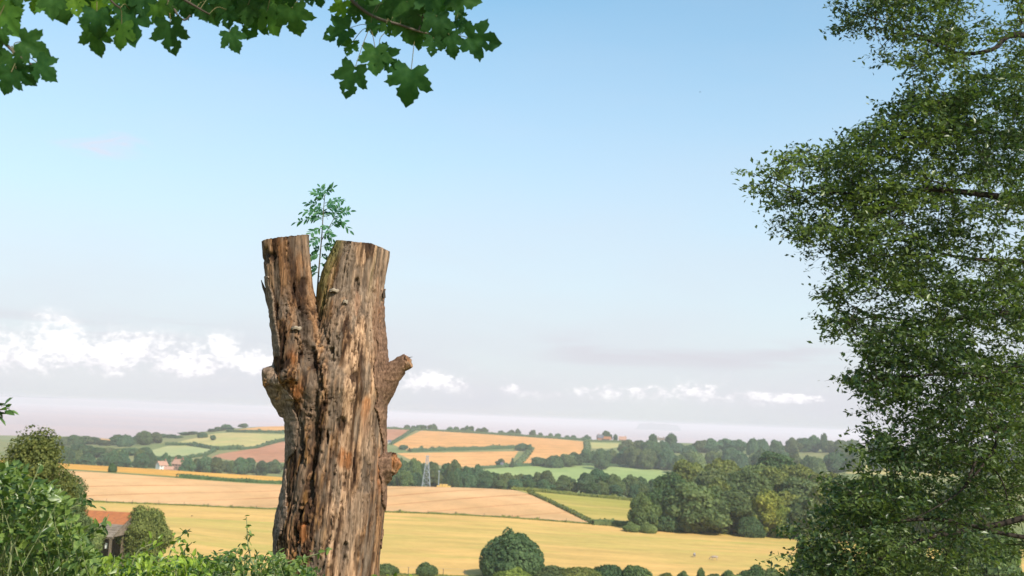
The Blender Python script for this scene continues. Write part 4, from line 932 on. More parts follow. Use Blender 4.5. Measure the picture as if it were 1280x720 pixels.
def build_sycamore():
    base = np.array([-3.3, .4, ground(-3.3, .4) - .1])
    t = thing('sycamore_tree', 'sycamore tree whose leafy boughs hang across the top left of the view', 'tree', base)
    tr = [base, base + (.05, 0, 1.2), base + (0, .1, 2.6), base + (.1, .2, 4.2), base + (.1, .3, 6.2)]
    V, F = tube(smooth_path(tr, 5), np.linspace(.24, .10, 21), 14); mk('trunk', V, F, M['sycbark'], t, True)
    fork = base + np.array([.05, .12, 2.9])
    BR = {'a': [(428, -40, 3.9), (437, -6, 4.0), (448, 8, 4.0), (470, 22, 4.0), (500, 31, 4.0), (523, 39, 4.0), (545, 44, 4.02), (570, 47, 4.05)],
          'b': [(560, -40, 4.0), (541, -8, 4.0), (531, 14, 4.0), (523, 39, 4.0)],
          'c': [(120, -55, 3.7), (190, -30, 3.7), (222, -6, 3.7), (246, 9, 3.72), (262, 18, 3.72)],
          'd': [(190, -30, 3.7), (206, -4, 3.68), (217, 10, 3.66), (223, 20, 3.66), (231, 25, 3.66), (238, 19, 3.66)],
          'e': [(-80, 10, 3.5), (-10, 42, 3.5), (8, 56, 3.5), (20, 68, 3.5), (33, 76, 3.52), (44, 84, 3.54)],
          'f': [(262, -60, 3.85), (330, -35, 3.85), (372, -12, 3.85), (380, 4, 3.85)],
          'g': [(100, -50, 3.6), (125, -20, 3.6), (140, 2, 3.6), (150, 10, 3.6)]}
    TW = []
    for k, p in BR.items():
        pts = smooth_path([at(*q) for q in p], 5); TW += [q for q in pts]
        V, F = tube(pts, np.linspace(.0085 if k in 'ace' else .006, .003, len(pts)), 7); mk('branch', V, F, M['sycbark'], t, True)
    def limb(pts, r0, r1):
        P = smooth_path(pts, 6); V, F = tube(P, np.linspace(r0, r1, len(P)), 9); mk('limb', V, F, M['sycbark'], t, True)
    j1 = at(120, -55, 3.7); j2 = at(262, -60, 3.85); j3 = at(428, -40, 3.9); j4 = at(560, -40, 4.0); j0 = at(-80, 10, 3.5); jg = at(100, -50, 3.6)
    limb([fork, (fork + j0) / 2 + (0, 0, .25), j0 + (.0, -.1, .12), jg, j1], .05, .016)
    limb([j1, (j1 + j2) / 2 + (0, 0, .03), j2, (j2 + j3) / 2 + (0, 0, .05), j3, j4], .016, .008)
    limb([j0 + (0, -.1, .12), j0], .02, .009)
    TW = np.array(TW)
    petm = plain('petiole', (.10, .13, .05), (.16, .10, .05), 20)
    def leaf(px, py, w, ang, depth, kind, tone, tilt, pet=None):
        P = at(px, py, depth); th = math.radians(ang)
        X = _r * math.cos(th) - _u * math.sin(th) + _f * tilt[0]; X /= np.linalg.norm(X)
        Z = -_f * 1.0 + np.array([0, 0, tilt[1]]) + _r * tilt[2]; Y = np.cross(Z, X); Y /= np.linalg.norm(Y); Z = np.cross(X, Y)
        S = w / 1.22 * depth / 1280
        W = np.eye(4); W[:3, 0] = X * S; W[:3, 1] = Y * S * rng.uniform(.92, 1.15); W[:3, 2] = Z * S; W[:3, 3] = P - base
        o = obj('leaf', SYC[kind], t); o.matrix_local = Matrix(W.tolist()); o.color = tuple(tone) + (1,)
        q = TW[np.argmin(((TW - P) ** 2).sum(1))] if pet is None else at(pet[0], pet[1], depth)
        L = np.linalg.norm(q - P)
        if L > .01:
            if L > .16: q = P + (q - P) * .16 / L
            pts = smooth_path([P, (P + q) / 2 - X * .012 + (0, 0, .006), q], 4); R3 = np.stack([X, Y, Z])
            V, F = tube(pts, .0015, 4); po = obj('petiole', mesh_data('petiole', (V - P) @ R3.T / S, F, petm), o)
        return o
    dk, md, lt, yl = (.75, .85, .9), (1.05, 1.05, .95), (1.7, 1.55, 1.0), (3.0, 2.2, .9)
    LV = [ # px, py, width, direction, depth, tone, petiole end
     (585, 49, 52, 12, 4.0, dk, None), (514, 89, 54, 100, 3.95, dk, (518, 52)), (444, 86, 50, 108, 3.95, dk, (461, 36)), (469, 62, 42, 92, 4.0, md, (462, 36)), (474, 68, 40, 48, 3.98, dk, (480, 42)),
     (437, 37, 46, 165, 4.0, dk, (460, 32)), (441, 54, 24, 112, 4.0, md, (460, 34)), (464, 30, 22, 70, 4.0, dk, None), (483, 32, 20, 76, 4.0, md, None), (429, 5, 34, 95, 4.05, yl, None),
     (562, 46, 36, 75, 4.02, dk, None), (542, 50, 28, 100, 4.0, dk, None), (584, 36, 26, 200, 4.05, dk, None), (546, 22, 40, 85, 3.97, dk, None), (548, -2, 42, 95, 4.05, md, None), (508, 4, 52, 80, 4.05, md, None),
     (506, 24, 42, 70, 4.05, md, None), (525, 42, 26, 100, 4.0, md, None), (456, 2, 36, 75, 4.05, md, None), (478, 6, 44, 100, 4.05, md, None), (492, -8, 48, 70, 4.05, md, None), (566, -6, 46, 20, 4.05, md, None), (530, -12, 46, 60, 3.97, dk, None),
     (533, 6, 34, 110, 4.05, lt, None), (520, 24, 34, 60, 4.05, md, None), (447, 10, 26, 100, 4.05, md, None), (573, 18, 18, 60, 4.05, dk, None), (558, 30, 34, 130, 4.0, dk, None), (495, 18, 30, 120, 4.05, dk, None),
     (365, 12, 44, 78, 3.85, md, None), (321, 20, 42, 118, 3.85, md, None), (334, 16, 40, 70, 3.88, lt, None), (287, 42, 34, 72, 3.8, dk, (285, 31)), (283, 14, 30, 85, 3.82, dk, None), (303, 16, 20, 82, 3.85, md, None),
     (262, 8, 34, 80, 3.8, md, None), (300, -6, 44, 70, 3.85, md, None), (272, -8, 44, 95, 3.85, md, None), (247, -8, 46, 80, 3.75, dk, None), (320, -8, 44, 60, 3.85, md, None), (346, 2, 30, 65, 3.85, lt, None), (352, -10, 40, 100, 3.85, md, None), (362, -8, 28, 80, 3.85, dk, None), (398, -10, 26, 80, 3.9, dk, None), (382, -12, 30, 70, 3.9, dk, None), (335, 4, 34, 110, 3.86, dk, None), (285, 4, 36, 60, 3.86, md, None), (310, 8, 34, 95, 3.86, md, None),
     (162, 14, 58, 84, 3.6, dk, None), (118, 36, 46, 82, 3.62, md, (120, 22)), (213, 30, 50, 84, 3.66, dk, (212, 18)), (152, 32, 40, 100, 3.64, lt, None), (121, 16, 40, 88, 3.62, dk, (121, 4)), (122, 2, 40, 92, 3.66, yl, None), (146, -4, 30, 95, 3.65, lt, None), (196, 6, 38, 82, 3.7, lt, None), (209, 8, 24, 70, 3.7, md, None), (178, -8, 40, 80, 3.65, dk, None), (160, -6, 34, 100, 3.62, dk, None), (232, -10, 40, 80, 3.7, dk, None), (220, -10, 34, 110, 3.7, md, None), (228, 2, 30, 75, 3.7, dk, None),
     (76, -6, 46, 84, 3.6, md, None), (58, -4, 40, 70, 3.62, lt, None), (48, -8, 34, 110, 3.62, yl, None), (94, 2, 28, 80, 3.6, yl, None), (66, -2, 36, 95, 3.58, md, None), (104, -8, 30, 80, 3.6, md, None), (20, -10, 26, 80, 3.55, md, None),
     (0, 16, 50, 58, 3.5, lt, None), (-6, 2, 34, 70, 3.5, yl, None), (2, 38, 26, 80, 3.5, md, None), (26, 54, 42, 28, 3.5, md, (18, 64)), (46, 80, 40, 42, 3.52, dk, (35, 76)), (16, 70, 34, 95, 3.5, md, (14, 60)), (14, 92, 38, 110, 3.5, dk, None), (20, 88, 34, 50, 3.52, dk, None), (8, 8, 30, 60, 3.5, lt, None), (-12, 60, 40, 80, 3.5, md, None)]
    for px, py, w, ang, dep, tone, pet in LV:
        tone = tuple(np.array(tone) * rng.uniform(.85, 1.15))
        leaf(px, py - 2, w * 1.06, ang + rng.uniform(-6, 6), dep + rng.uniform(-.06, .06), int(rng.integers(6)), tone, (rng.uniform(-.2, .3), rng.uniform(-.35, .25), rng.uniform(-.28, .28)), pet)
    # the rest of the canopy, above the frame: it shades the leaves in view
    lowv = [(0, 0, 0), (-.2, .38, 0), (.08, .34, 0), (.47, .64, -.05), (.46, .22, 0), (1, 0, -.2), (.46, -.22, 0), (.47, -.64, -.05), (.08, -.34, 0), (-.2, -.38, 0), (.3, 0, -.03)]
    lowf = np.array([(10, 0, 1, 2), (10, 2, 3, 4), (10, 4, 5, 6), (10, 6, 7, 8), (10, 8, 9, 0)])
    P = []
    while len(P) < 1300:
        a = rng.uniform(0, 1); c = at(-150 + 800 * a, -60, 3.4 + .8 * a) + np.array([rng.uniform(-.9, 1.6), rng.uniform(-1.6, .9), rng.uniform(.12, 2.2)])
        px_, py_ = proj(c[None]); 
        tt = (7.0 - c[1]) / -SUNV[1]; sh = c - np.array(SUNV) * tt
        if -2.4 < sh[0] < -.1 and tt > 0 and CAM_Z - 3.2 < sh[2] < CAM_Z + 2.0: continue  # unseen canopy is gapped here so the sun reaches the stump
        tt = (5.2 - c[1]) / -SUNV[1]; sh = c - np.array(SUNV) * tt
        if -3.6 < sh[0] < -1.2 and tt > 0 and CAM_Z - 2.4 < sh[2] < CAM_Z: continue  # likewise gapped to keep the left shrub sunlit
        if c[1] < .6 or py_[0] < -70: P.append(c)
    P = np.array(P); N = rng.normal(size=P.shape) * .5 + np.array([0, 0, 1.0])
    V, F = scatter(lowv, lowf, P, frames(N, rng.uniform(0, 6.28, len(P))), rng.uniform(.10, .17, len(P)))
    o = mk('foliage', V, F, M['syc'], t); o['kind'] = 'stuff'; o.color = (1, 1, 1, 1)
    for k in range(9):
        a = k / 8; c = at(-150 + 800 * a, -60, 3.4 + .8 * a); q = c + np.array([rng.uniform(-.2, .6), rng.uniform(-.8, .1), 1.5])
        V, F = tube(smooth_path([base + (.1, .25, 5.2), (base + (.1, .25, 5.2)) * .4 + q * .6 + (0, 0, .2), q, c + (0, -.1, .25)], 5), np.linspace(.04, .006, 16), 6); mk('limb', V, F, M['sycbark'], t, True)
build_sycamore()
# ---------------------------------------------------------------- the big leafy tree at the right edge
M['oakleaf'] = foliage_mat('broad_leaves', (.040, .074, .026), (.170, .220, .060), .42, .38, .40, 0.7, True)
M['oakbark'] = plain('dark_bark', (.045, .035, .028), (.025, .02, .016), 12, .9, .1, (1, 1, .4), .015)
def build_right_tree():
    base = np.array([8.3, 12.6, ground(8.3, 12.6) - .15])
    t = thing('broadleaf_tree', 'large leafy tree with dark branches filling the right edge of the view', 'tree', base)
    top = base[2]
    trunk = smooth_path([base, base + (.05, 0, 1.6), base + (-.1, .05, 3.4), base + (0, .1, 6), base + (.1, 0, 9.5)], 6)
    V, F = tube(trunk, np.linspace(.30, .10, len(trunk)), 14); mk('trunk', V, F, M['oakbark'], t, True)
    LIMB = [
     [(1440, 330, 12.4), (1330, 262, 12.1), (1268, 249, 11.9), (1205, 240, 11.7), (1150, 238, 11.5), (1128, 258, 11.4), (1100, 252, 11.3), (1055, 241, 11.2), (1005, 240, 11.1), (962, 221, 11.0)],
     [(1440, 250, 12.4), (1340, 190, 12.0), (1278, 173, 11.8), (1222, 165, 11.6), (1196, 175, 11.5), (1140, 172, 11.4), (1080, 180, 11.2)],
     [(1440, 140, 12.4), (1340, 60, 12.2), (1268, 44, 12.0), (1240, 62, 11.8), (1195, 66, 11.7), (1140, 40, 11.5), (1090, 22, 11.4), (1062, 14, 11.3)],
     [(1440, 420, 12.5), (1345, 425, 12.0), (1282, 452, 11.7), (1250, 472, 11.5), (1238, 520, 11.3), (1245, 555, 11.1), (1208, 606, 10.9), (1180, 628, 10.8), (1140, 650, 10.7)],
     [(1440, 600, 12.3), (1340, 630, 11.9), (1250, 655, 11.5), (1160, 672, 11.1), (1118, 690, 10.9), (1075, 708, 10.8), (1020, 716, 10.7)],
     [(1440, 400, 12.6), (1330, 385, 12.5), (1230, 395, 12.3), (1150, 402, 12.0), (1095, 396, 11.8), (1050, 404, 11.6)],
     [(1440, 360, 12.7), (1310, 330, 12.9), (1200, 322, 12.7), (1120, 300, 12.4), (1060, 318, 12.1)],
     [(1440, 500, 12.6), (1330, 520, 12.8), (1220, 540, 12.7), (1130, 565, 12.3), (1085, 560, 12.0)],
     [(1440, 500, 12.3), (1340, 500, 11.8), (1230, 470, 11.2), (1140, 470, 10.9), (1075, 476, 10.7)],
     [(1440, 90, 12.6), (1300, -40, 12.6), (1200, -50, 12.3), (1110, -20, 12.0)],
     [(1208, 606, 10.9), (1214, 590, 10.9), (1226, 572, 11.0), (1252, 600, 10.9), (1262, 640, 10.9)]]
    NODES = []; LV = []
    for i, L in enumerate(LIMB):
        P = smooth_path([at(*q) for q in L], 6)
        if i < 10:
            k = np.argmin(np.abs(trunk[:, 2] - (P[0][2] - .8))); P = np.vstack([smooth_path([trunk[k], (trunk[k] + P[0]) / 2 + (0, 0, .1), P[0]], 3)[:-1], P])
        s = np.linspace(0, 1, len(P)); V, F = tube(P, (.060 if i < 10 else .016) * (1 - s) ** 1.5 + .006, 8); mk('limb', V, F, M['oakbark'], t, True); NODES.append(P)
    SW = [(1440, 640, 12.0), (1300, 672, 11.6), (1180, 650, 11.2), (1100, 655, 10.9), (1045, 668, 10.8), (1006, 690, 10.7)]; P = smooth_path([at(*q) for q in SW], 6); P = np.vstack([smooth_path([trunk[np.argmin(np.abs(trunk[:, 2] - (P[0][2] - .6)))], P[0]], 3)[:-1], P]); V, F = tube(P, .035 * (1 - np.linspace(0, 1, len(P))) ** 1.4 + .005, 7); mk('limb', V, F, M['oakbark'], t, True); NODES.append(P)
    YS = [-60, 0, 20, 35, 60, 90, 105, 115, 128, 140, 152, 165, 185, 200, 213, 228, 242, 262, 285, 302, 322, 345, 365, 400, 420, 440, 470, 485, 510, 525, 560, 600, 625, 655, 690, 760]
    XB = [1090, 1066, 1062, 1100, 1092, 1100, 1120, 1142, 1130, 1108, 1088, 1076, 1020, 965, 932, 945, 965, 960, 975, 1000, 1052, 1040, 1034, 1032, 1060, 1072, 1054, 1066, 1085, 1066, 1072, 1062, 1030, 1015, 1005, 1000]
    A = []
    tries = 0
    while len(A) < 3000 and tries < 90000:
        tries += 1
        y = rng.uniform(-70, 770); xb = np.interp(y, YS, XB); x = xb + 8 + (1400 - xb) * rng.uniform(0, 1) ** 1.0
        dens = 1.0
        if y < 125: dens = .62 if x > 1180 else .42
        if 85 < y < 125 and x < 1200: dens = .25
        if 125 <= y < 235: dens = 1.0
        if y >= 235 and x < 1060 and y < 335: dens = .6
        if 235 < y < 330 and x > 1060: dens = .62
        if y > 590 and x < 1130: dens = 1.5
        cl = float(vnoise(np.array([[x / 34, y / 22, 3.3]]))[0]); dens *= .14 + 1.5 * sstep(np.array([cl]), .30, .60)[0]
        if x > 1300: dens *= .4
        if rng.uniform() > dens: continue
        dep = rng.uniform(10.4, 12.2) if x - xb < 90 else rng.uniform(10.3, 14.2)
        A.append(at(x, y, dep))
    for i in (0, 1, 2, 4, 5, 6, 8, len(NODES) - 1):                # sprays all along the outer half of each bough
        for q in NODES[i][-int(len(NODES[i]) * .42):]:
            for k in range(3 if i == 0 else 2): A.append(q + rng.normal(size=3) * np.array([.14, .22, .10]))
    A = np.array(A); N0 = np.concatenate(NODES)
    d0 = np.array([np.min(((N0 - a) ** 2).sum(1)) for a in A]); order = np.argsort(d0)
    cap = np.zeros((len(N0) + len(A) * 3, 3)); cap[:len(N0)] = N0; cnt = len(N0); tw = MB(); SP = []; SD = []
    for i in order:
        a = A[i]; dd = ((cap[:cnt] - a) ** 2).sum(1); j = int(np.argmin(dd)); q = cap[j].copy(); L = math.sqrt(dd[j])
        if L < .02: continue
        m1 = q + (a - q) * .5 + rng.normal(size=3) * .07 * L + np.array([0, 0, .06 * L]); tw.tube([q, m1, a], [.0035 + .006 * min(1, L), .003 + .003 * min(1, L), .0018], 4, False)
        cap[cnt] = m1; cap[cnt + 1] = a; cnt += 2
        dr = (a - q) / L; dr = dr + np.array([-.25, -.05, -.15]); dr /= np.linalg.norm(dr)
        for k in range(3):
            dv = dr * np.array([1, 1, .6]) + rng.normal(size=3) * np.array([.65, .65, .22]); dv /= np.linalg.norm(dv); e = a + dv * rng.uniform(.14, .34)
            tw.tube([a, (a + e) / 2 + (0, 0, .015), e], [.002, .0016, .001], 3, False)
            n = int(rng.integers(10, 17))
            s = rng.uniform(.1, 1.08, n); SP.append(a + (e - a) * s[:, None] + rng.normal(size=(n, 3)) * np.array([.045, .045, .022])); SD.append(np.tile(dv, (n, 1)))
    o = mk('twigs', tw.verts(), tw.F, M['oakbark'], t); o['kind'] = 'stuff'
    SP = np.concatenate(SP); SD = np.concatenate(SD)
    Nn = rng.normal(size=SP.shape) * .55 + np.array([0.05, -.1, .8])
    V, F = scatter(LEAF2V, LEAF2Q, SP, frames(Nn, rng.uniform(0, 6.28, len(SP))), rng.uniform(.044, .084, len(SP)))
    o = mk('foliage', V, F, M['oakleaf'], t); o['kind'] = 'stuff'; o.color = (1, 1, 1, 1)
build_right_tree()

# ---------------------------------------------------------------- leafy hedge in the foreground
M['bramble'] = foliage_mat('bramble_leaves', (.040, .085, .018), (.20, .27, .060), .35, .36, .45, 2.5, True)
M['cane'] = plain('pale_cane', (.26, .27, .13), (.14, .17, .07), 12)
M['browncane'] = plain('brown_cane', (.12, .08, .05), (.08, .07, .04), 12)
LEAFMESH = []
for k in range(3):
    v = np.array(LEAFV); v[:, 2] += (k - 1) * .12 * v[:, 0] ** 2; v[:, 1] *= (1, .8, 1.2)[k]
    LEAFMESH.append(mesh_data('bramble_leaf', v, LEAFQ, M['bramble'], True))
def shrub(name, label, cat, outline, x0, x1, dmin, dmax, n_canes, n_fill, lsize, tint, nleafparts=60, pale=.5, ymax=790, extra=()):
    """leafy canes rising from the ground; outline = photo rows of the top, by column"""
    xc = (x0 + x1) / 2; dm = (dmin + dmax) / 2; b3 = at(xc, 720, dm); base = np.array([b3[0], b3[1], ground(b3[0], b3[1])])
    t = thing(name, label, cat, base); canes = MB(); P = []; D = []
    ox, oy = [p[0] for p in outline], [p[1] for p in outline]
    def cane(tip, foot, r, nl, frac=.4):
        mid = foot * .45 + tip * .55 + np.array([rng.uniform(-.1, .1), rng.uniform(-.1, .1), rng.uniform(.02, .16)]); pts = smooth_path([foot, mid, tip], 7)
        canes.tube(pts, np.linspace(r, r * .35, len(pts)), 5, False); dv = np.gradient(pts, axis=0)
        s = rng.uniform(frac, 1.0, nl) * (len(pts) - 1); i = s.astype(int).clip(0, len(pts) - 2); f = (s - i)[:, None]
        q = pts[i] * (1 - f) + pts[i + 1] * f; P.append(q + rng.normal(size=q.shape) * .018); D.append(dv[i])
    for k in range(n_canes):
        x = rng.uniform(x0, x1); yt = np.interp(x, ox, oy); y = yt + abs(rng.normal()) * 26 + rng.uniform(0, 6); dep = rng.uniform(dmin, dmax); tip = at(x, min(y, ymax), dep)
        fx, fy = tip[0] + rng.uniform(-.35, .35), tip[1] + rng.uniform(-.1, .35); foot = np.array([fx, fy, ground(fx, fy)])
        if foot[2] > tip[2] - .15: continue
        cane(tip, foot, rng.uniform(.003, .006), int(rng.integers(12, 24)))
    for pts, dep in extra:
        W = smooth_path([at(a, b_, dep) for a, b_ in pts], 6); canes.tube(W, np.linspace(.006, .002, len(W)), 5, False); dv = np.gradient(W, axis=0)
        nl = max(9, int(len(W) * .9)); i = (rng.uniform(.35, 1.0, nl) * (len(W) - 1)).astype(int); P.append(W[i] + rng.normal(size=(nl, 3)) * .012); D.append(dv[i])
    for k in range(n_fill):
        x = rng.uniform(x0, x1); yt = np.interp(x, ox, oy) + 5; y = yt + abs(rng.normal()) * 60; P.append(at(x, min(y, ymax + 20), rng.uniform(dmin, dmax))[None]); D.append(rng.normal(size=(1, 3)))
    V = canes.verts(); o = mk('canes', V, canes.F, M['cane'] if rng.uniform() < pale else M['browncane'], t, True); o['kind'] = 'stuff'
    P = np.concatenate(P); D = np.concatenate(D)
    gz = np.array([ground(a, b_) for a, b_ in P[:, :2]]); ok = P[:, 2] > gz + .03; P, D = P[ok], D[ok]
    # each leaf points away from its cane; its face turns up and outward
    side = rng.normal(size=P.shape); X = side + D / (np.linalg.norm(D, axis=1)[:, None] + 1e-9) * .6 + np.array([0, 0, -.25]); X /= np.linalg.norm(X, axis=1)[:, None]
    Z = rng.normal(size=P.shape) * .45 + np.array([0, -.30, .85]); Y = np.cross(Z, X); Y /= np.linalg.norm(Y, axis=1)[:, None]; Z = np.cross(X, Y)
    R = np.stack([X, Y, Z], axis=2); S = lsize * rng.uniform(.65, 1.25, len(P))
    px, py = proj(P); score = P[:, 1] + (py - np.interp(px, ox, oy)) * .004 + ((py > 722) | (px < -2)) * 9; order = np.argsort(score)
    big, rest = order[:nleafparts], order[nleafparts:]
    for i in big:
        o = obj('leaf', LEAFMESH[int(rng.integers(3))], t); Wm = np.eye(4); Wm[:3, :3] = R[i] * S[i]; Wm[:3, 3] = P[i] - base; o.matrix_local = Matrix(Wm.tolist())
        o.color = tuple(np.array(TINT[tint]) * rng.uniform(.75, 1.3)) + (1,)
    V, F = scatter(LEAFV, LEAFQ, P[rest], R[rest], S[rest]); o = mk('foliage', V, F, M['bramble'], t); o['kind'] = 'stuff'; o.color = TINT[tint] + (1,)
    return t
shrub('hedge_shrub', 'tall leafy shrub with pale stems at the left edge of the hedge', 'shrub', [(-60, 560), (0, 580), (18, 576), (40, 594), (66, 600), (84, 622), (94, 650), (112, 680), (130, 700)], -60, 118, 4.6, 6.0, 150, 2800, .050, 'mid', 70, 1.0,
      extra=[([(-5, 720), (8, 680), (22, 640), (40, 605), (52, 575)], 4.8), ([(10, 720), (20, 675), (48, 640), (80, 612)], 4.7), ([(14, 700), (14, 650), (5, 610), (-10, 590)], 4.9), ([(30, 690), (60, 655), (95, 632), (108, 628)], 5.0), ([(60, 720), (90, 690), (118, 664), (131, 654), (136, 643)], 5.2)])
shrub('bramble_bush', 'low bright green bramble hedge in front of the barn', 'shrub', [(60, 672), (110, 686), (150, 692), (180, 688), (215, 692), (250, 690), (270, 696)], 60, 270, 5.2, 6.6, 150, 2600, .043, 'lime', 70, .3,
      extra=[([(205, 720), (210, 700), (216, 684), (226, 670), (238, 661)], 5.8), ([(226, 715), (230, 690), (240, 678)], 5.9), ([(160, 720), (172, 690), (190, 680), (200, 676)], 5.6)])
shrub('bramble_bush', 'low dark green bramble hedge between the barn and the stump', 'shrub', [(225, 696), (262, 692), (290, 682), (306, 690), (330, 688), (352, 686), (372, 696), (400, 712)], 225, 398, 5.6, 6.75, 120, 1900, .042, 'mid', 60, .2,
      extra=[([(322, 720), (314, 700), (310, 680), (309, 664), (308, 646)], 6.0), ([(330, 720), (356, 704), (385, 696), (416, 686)], 6.15), ([(280, 718), (290, 700), (300, 684)], 6.0), ([(345, 720), (362, 706), (376, 700)], 6.1)])
shrub('hedge_sprig', 'few dark leaves on a twig poking in at the left picture edge', 'twig', [(-60, 480), (0, 500), (14, 506)], -60, -6, 4.4, 4.6, 8, 20, .05, 'dark', 0, .0, ymax=560, extra=[([(-30, 500), (-14, 508), (0, 512), (12, 510)], 4.5), ([(-30, 520), (-10, 515), (2, 522)], 4.5)])
shrub('grass_tuft', 'small green tuft at the right foot of the stump', 'plant', [(470, 712), (490, 713), (520, 716)], 468, 520, 6.6, 7.2, 26, 60, .04, 'lime', 0, .5)

# ---------------------------------------------------------------- barn
def mat_roof():
    m, T, out = new_mat('clay_tiles'); tc = T.new('ShaderNodeTexCoord'); n = T.noise(tc.outputs['Object'], 1.6, 4.0, .7)
    col = T.mix(T.ramp(n, .3, .7), (.46, .17, .065), (.34, .13, .06)); principled(T, out, col, .85, .1, n, .02); return m
M['tiles'] = mat_roof()
M['fadedtiles'] = plain('faded_tiles', (.44, .235, .16), (.36, .20, .14), .8)
M['oldroof'] = plain('mossy_old_roof', (.26, .20, .155), (.17, .135, .10), 1.5, .9, .1, (1, 1, 3), .02)
M['timber'] = plain('old_timber', (.24, .18, .12), (.12, .09, .065), 3, .9, .1, (3, 3, .4), .01)
M['brick'] = plain('pink_brick', (.42, .24, .18), (.33, .19, .145), 4, .9, .1, (1, 1, 3), .01)
M['slate'] = plain('slate_roof', (.14, .13, .15), (.10, .095, .11), .5)
M['render_w'] = plain('white_render', (.74, .70, .62), (.62, .58, .52), .6)
M['redbrick'] = plain('red_brick', (.36, .17, .12), (.30, .14, .10), .8)
M['glass'] = plain('window_glass', (.03, .035, .045), (.02, .025, .03), .5, .15, .5)
M['steel'] = plain('galvanised_steel', (.36, .37, .38), (.28, .29, .30), .4, .5, .5)
M['straw'] = plain('straw', (.62, .42, .15), (.50, .32, .10), 2.0, .95, .05, (1, 1, 4), .03)
def barn():
    c = gp(120, 150); ang = .16; ca, sa = math.cos(ang), math.sin(ang); X = np.array([ca, -sa, 0]); Y = np.array([sa, ca, 0]); Z = np.array([0, 0, 1.0])
    t = thing('open_barn', 'small open-fronted barn with orange tiled roof below the hedge', 'barn', c)
    def W(x, y, z): return c + X * x + Y * y + Z * z
    Lx0, Lx1, zr, zb, ze = -5.0, 4.6, 7.5, 6.2, 4.9
    R = np.stack([X, Y, Z], 1)
    # front slope: courses of orange tiles above, old mossy roofing below; back slope
    mb = MB(); n = 9
    for k in range(n):
        a, b_ = k / n, (k + 1) / n; y0, y1 = 3.2 - 2.9 * a, 3.2 - 2.9 * b_ - .08; z0, z1 = zr - (zr - zb) * a, zr - (zr - zb) * b_ + .05
        r = Lx1 - .5 * (a * .0) ; mb.add([W(Lx0, y0, z0), W(r, y0, z0), W(r + .1, y1, z1), W(Lx0, y1, z1), W(Lx0, y0, z0 - .06), W(r, y0, z0 - .06), W(r + .1, y1, z1 - .1), W(Lx0, y1, z1 - .1)], [(0, 3, 2, 1), (4, 5, 6, 7), (2, 3, 7, 6), (0, 1, 5, 4), (1, 2, 6, 5), (0, 4, 7, 3)])
    mb.mk('roof', M['tiles'], t)
    mb = MB(); n = 6
    for k in range(n):
        a, b_ = k / n, (k + 1) / n; y0, y1 = .3 - 2.6 * a, .3 - 2.6 * b_ - .08; z0, z1 = zb - (zb - ze) * a, zb - (zb - ze) * b_ + .05; sag = .06 * math.sin(k)
        mb.add([W(Lx0, y0, z0), W(Lx1 + .1, y0, z0), W(Lx1 + .1, y1, z1 + sag), W(Lx0, y1, z1), W(Lx0, y0, z0 - .08), W(Lx1 + .1, y0, z0 - .08), W(Lx1 + .1, y1, z1 - .12 + sag), W(Lx0, y1, z1 - .12)], [(0, 3, 2, 1), (4, 5, 6, 7), (2, 3, 7, 6), (0, 1, 5, 4), (1, 2, 6, 5), (0, 4, 7, 3)])
    mb.mk('lean_to_roof', M['oldroof'], t)
    MB().add([W(Lx0, 3.22, zr), W(Lx1, 3.22, zr), W(Lx1, 6.2, ze), W(Lx0, 6.2, ze)], [(0, 1, 2, 3)]).mk('back_roof', M['tiles'], t)
    mb = MB(); mb.box(W(-.2, 6.0, 2.4), (9.2, .25, 4.9), R); mb.box(W(Lx0 + .2, 2.0, 2.3), (.25, 8, 4.7), R); mb.box(W(Lx1 - .3, 3.4, 2.3), (.25, 5.0, 4.7), R); mb.mk('wall', M['timber'], t)
    mb = MB(); mb.add([W(Lx1 - .02, 6.1, ze - .1), W(Lx1 - .02, 3.22, zr - .1), W(Lx1 - .02, .3, zb - .12), W(Lx1 - .02, -2.2, ze - .1), W(Lx1 - .14, 6.1, ze - .1), W(Lx1 - .14, 3.22, zr - .1), W(Lx1 - .14, .3, zb - .12), W(Lx1 - .14, -2.2, ze - .1)], [(0, 1, 2, 3), (7, 6, 5, 4), (0, 4, 5, 1), (1, 5, 6, 2), (2, 6, 7, 3), (3, 7, 4, 0)]); mb.mk('gable', M['oldroof'], t)
    MB().box(W(-1.4, -2.0, 1.25), (2.8, .25, 2.6), R).mk('front_wall', M['brick'], t)
    for x in (.15, 4.4, -4.8): MB().box(W(x, -2.15, 2.4), (.24, .24, 4.9), R).mk('post', M['timber'], t)
    MB().box(W(0, -2.2, 4.72), (9.5, .18, .26), R).mk('beam', M['timber'], t)
    V, F = tube([W(2.4, -2.0, 4.7), W(1.6, -1.8, 2.0)], .09, 5); mk('brace', V, F, M['timber'], t)
    MB().box(W(3.5, -1.6, 3.6), (.25, .12, .7), R).mk('board', M['render_w'], t)
barn()

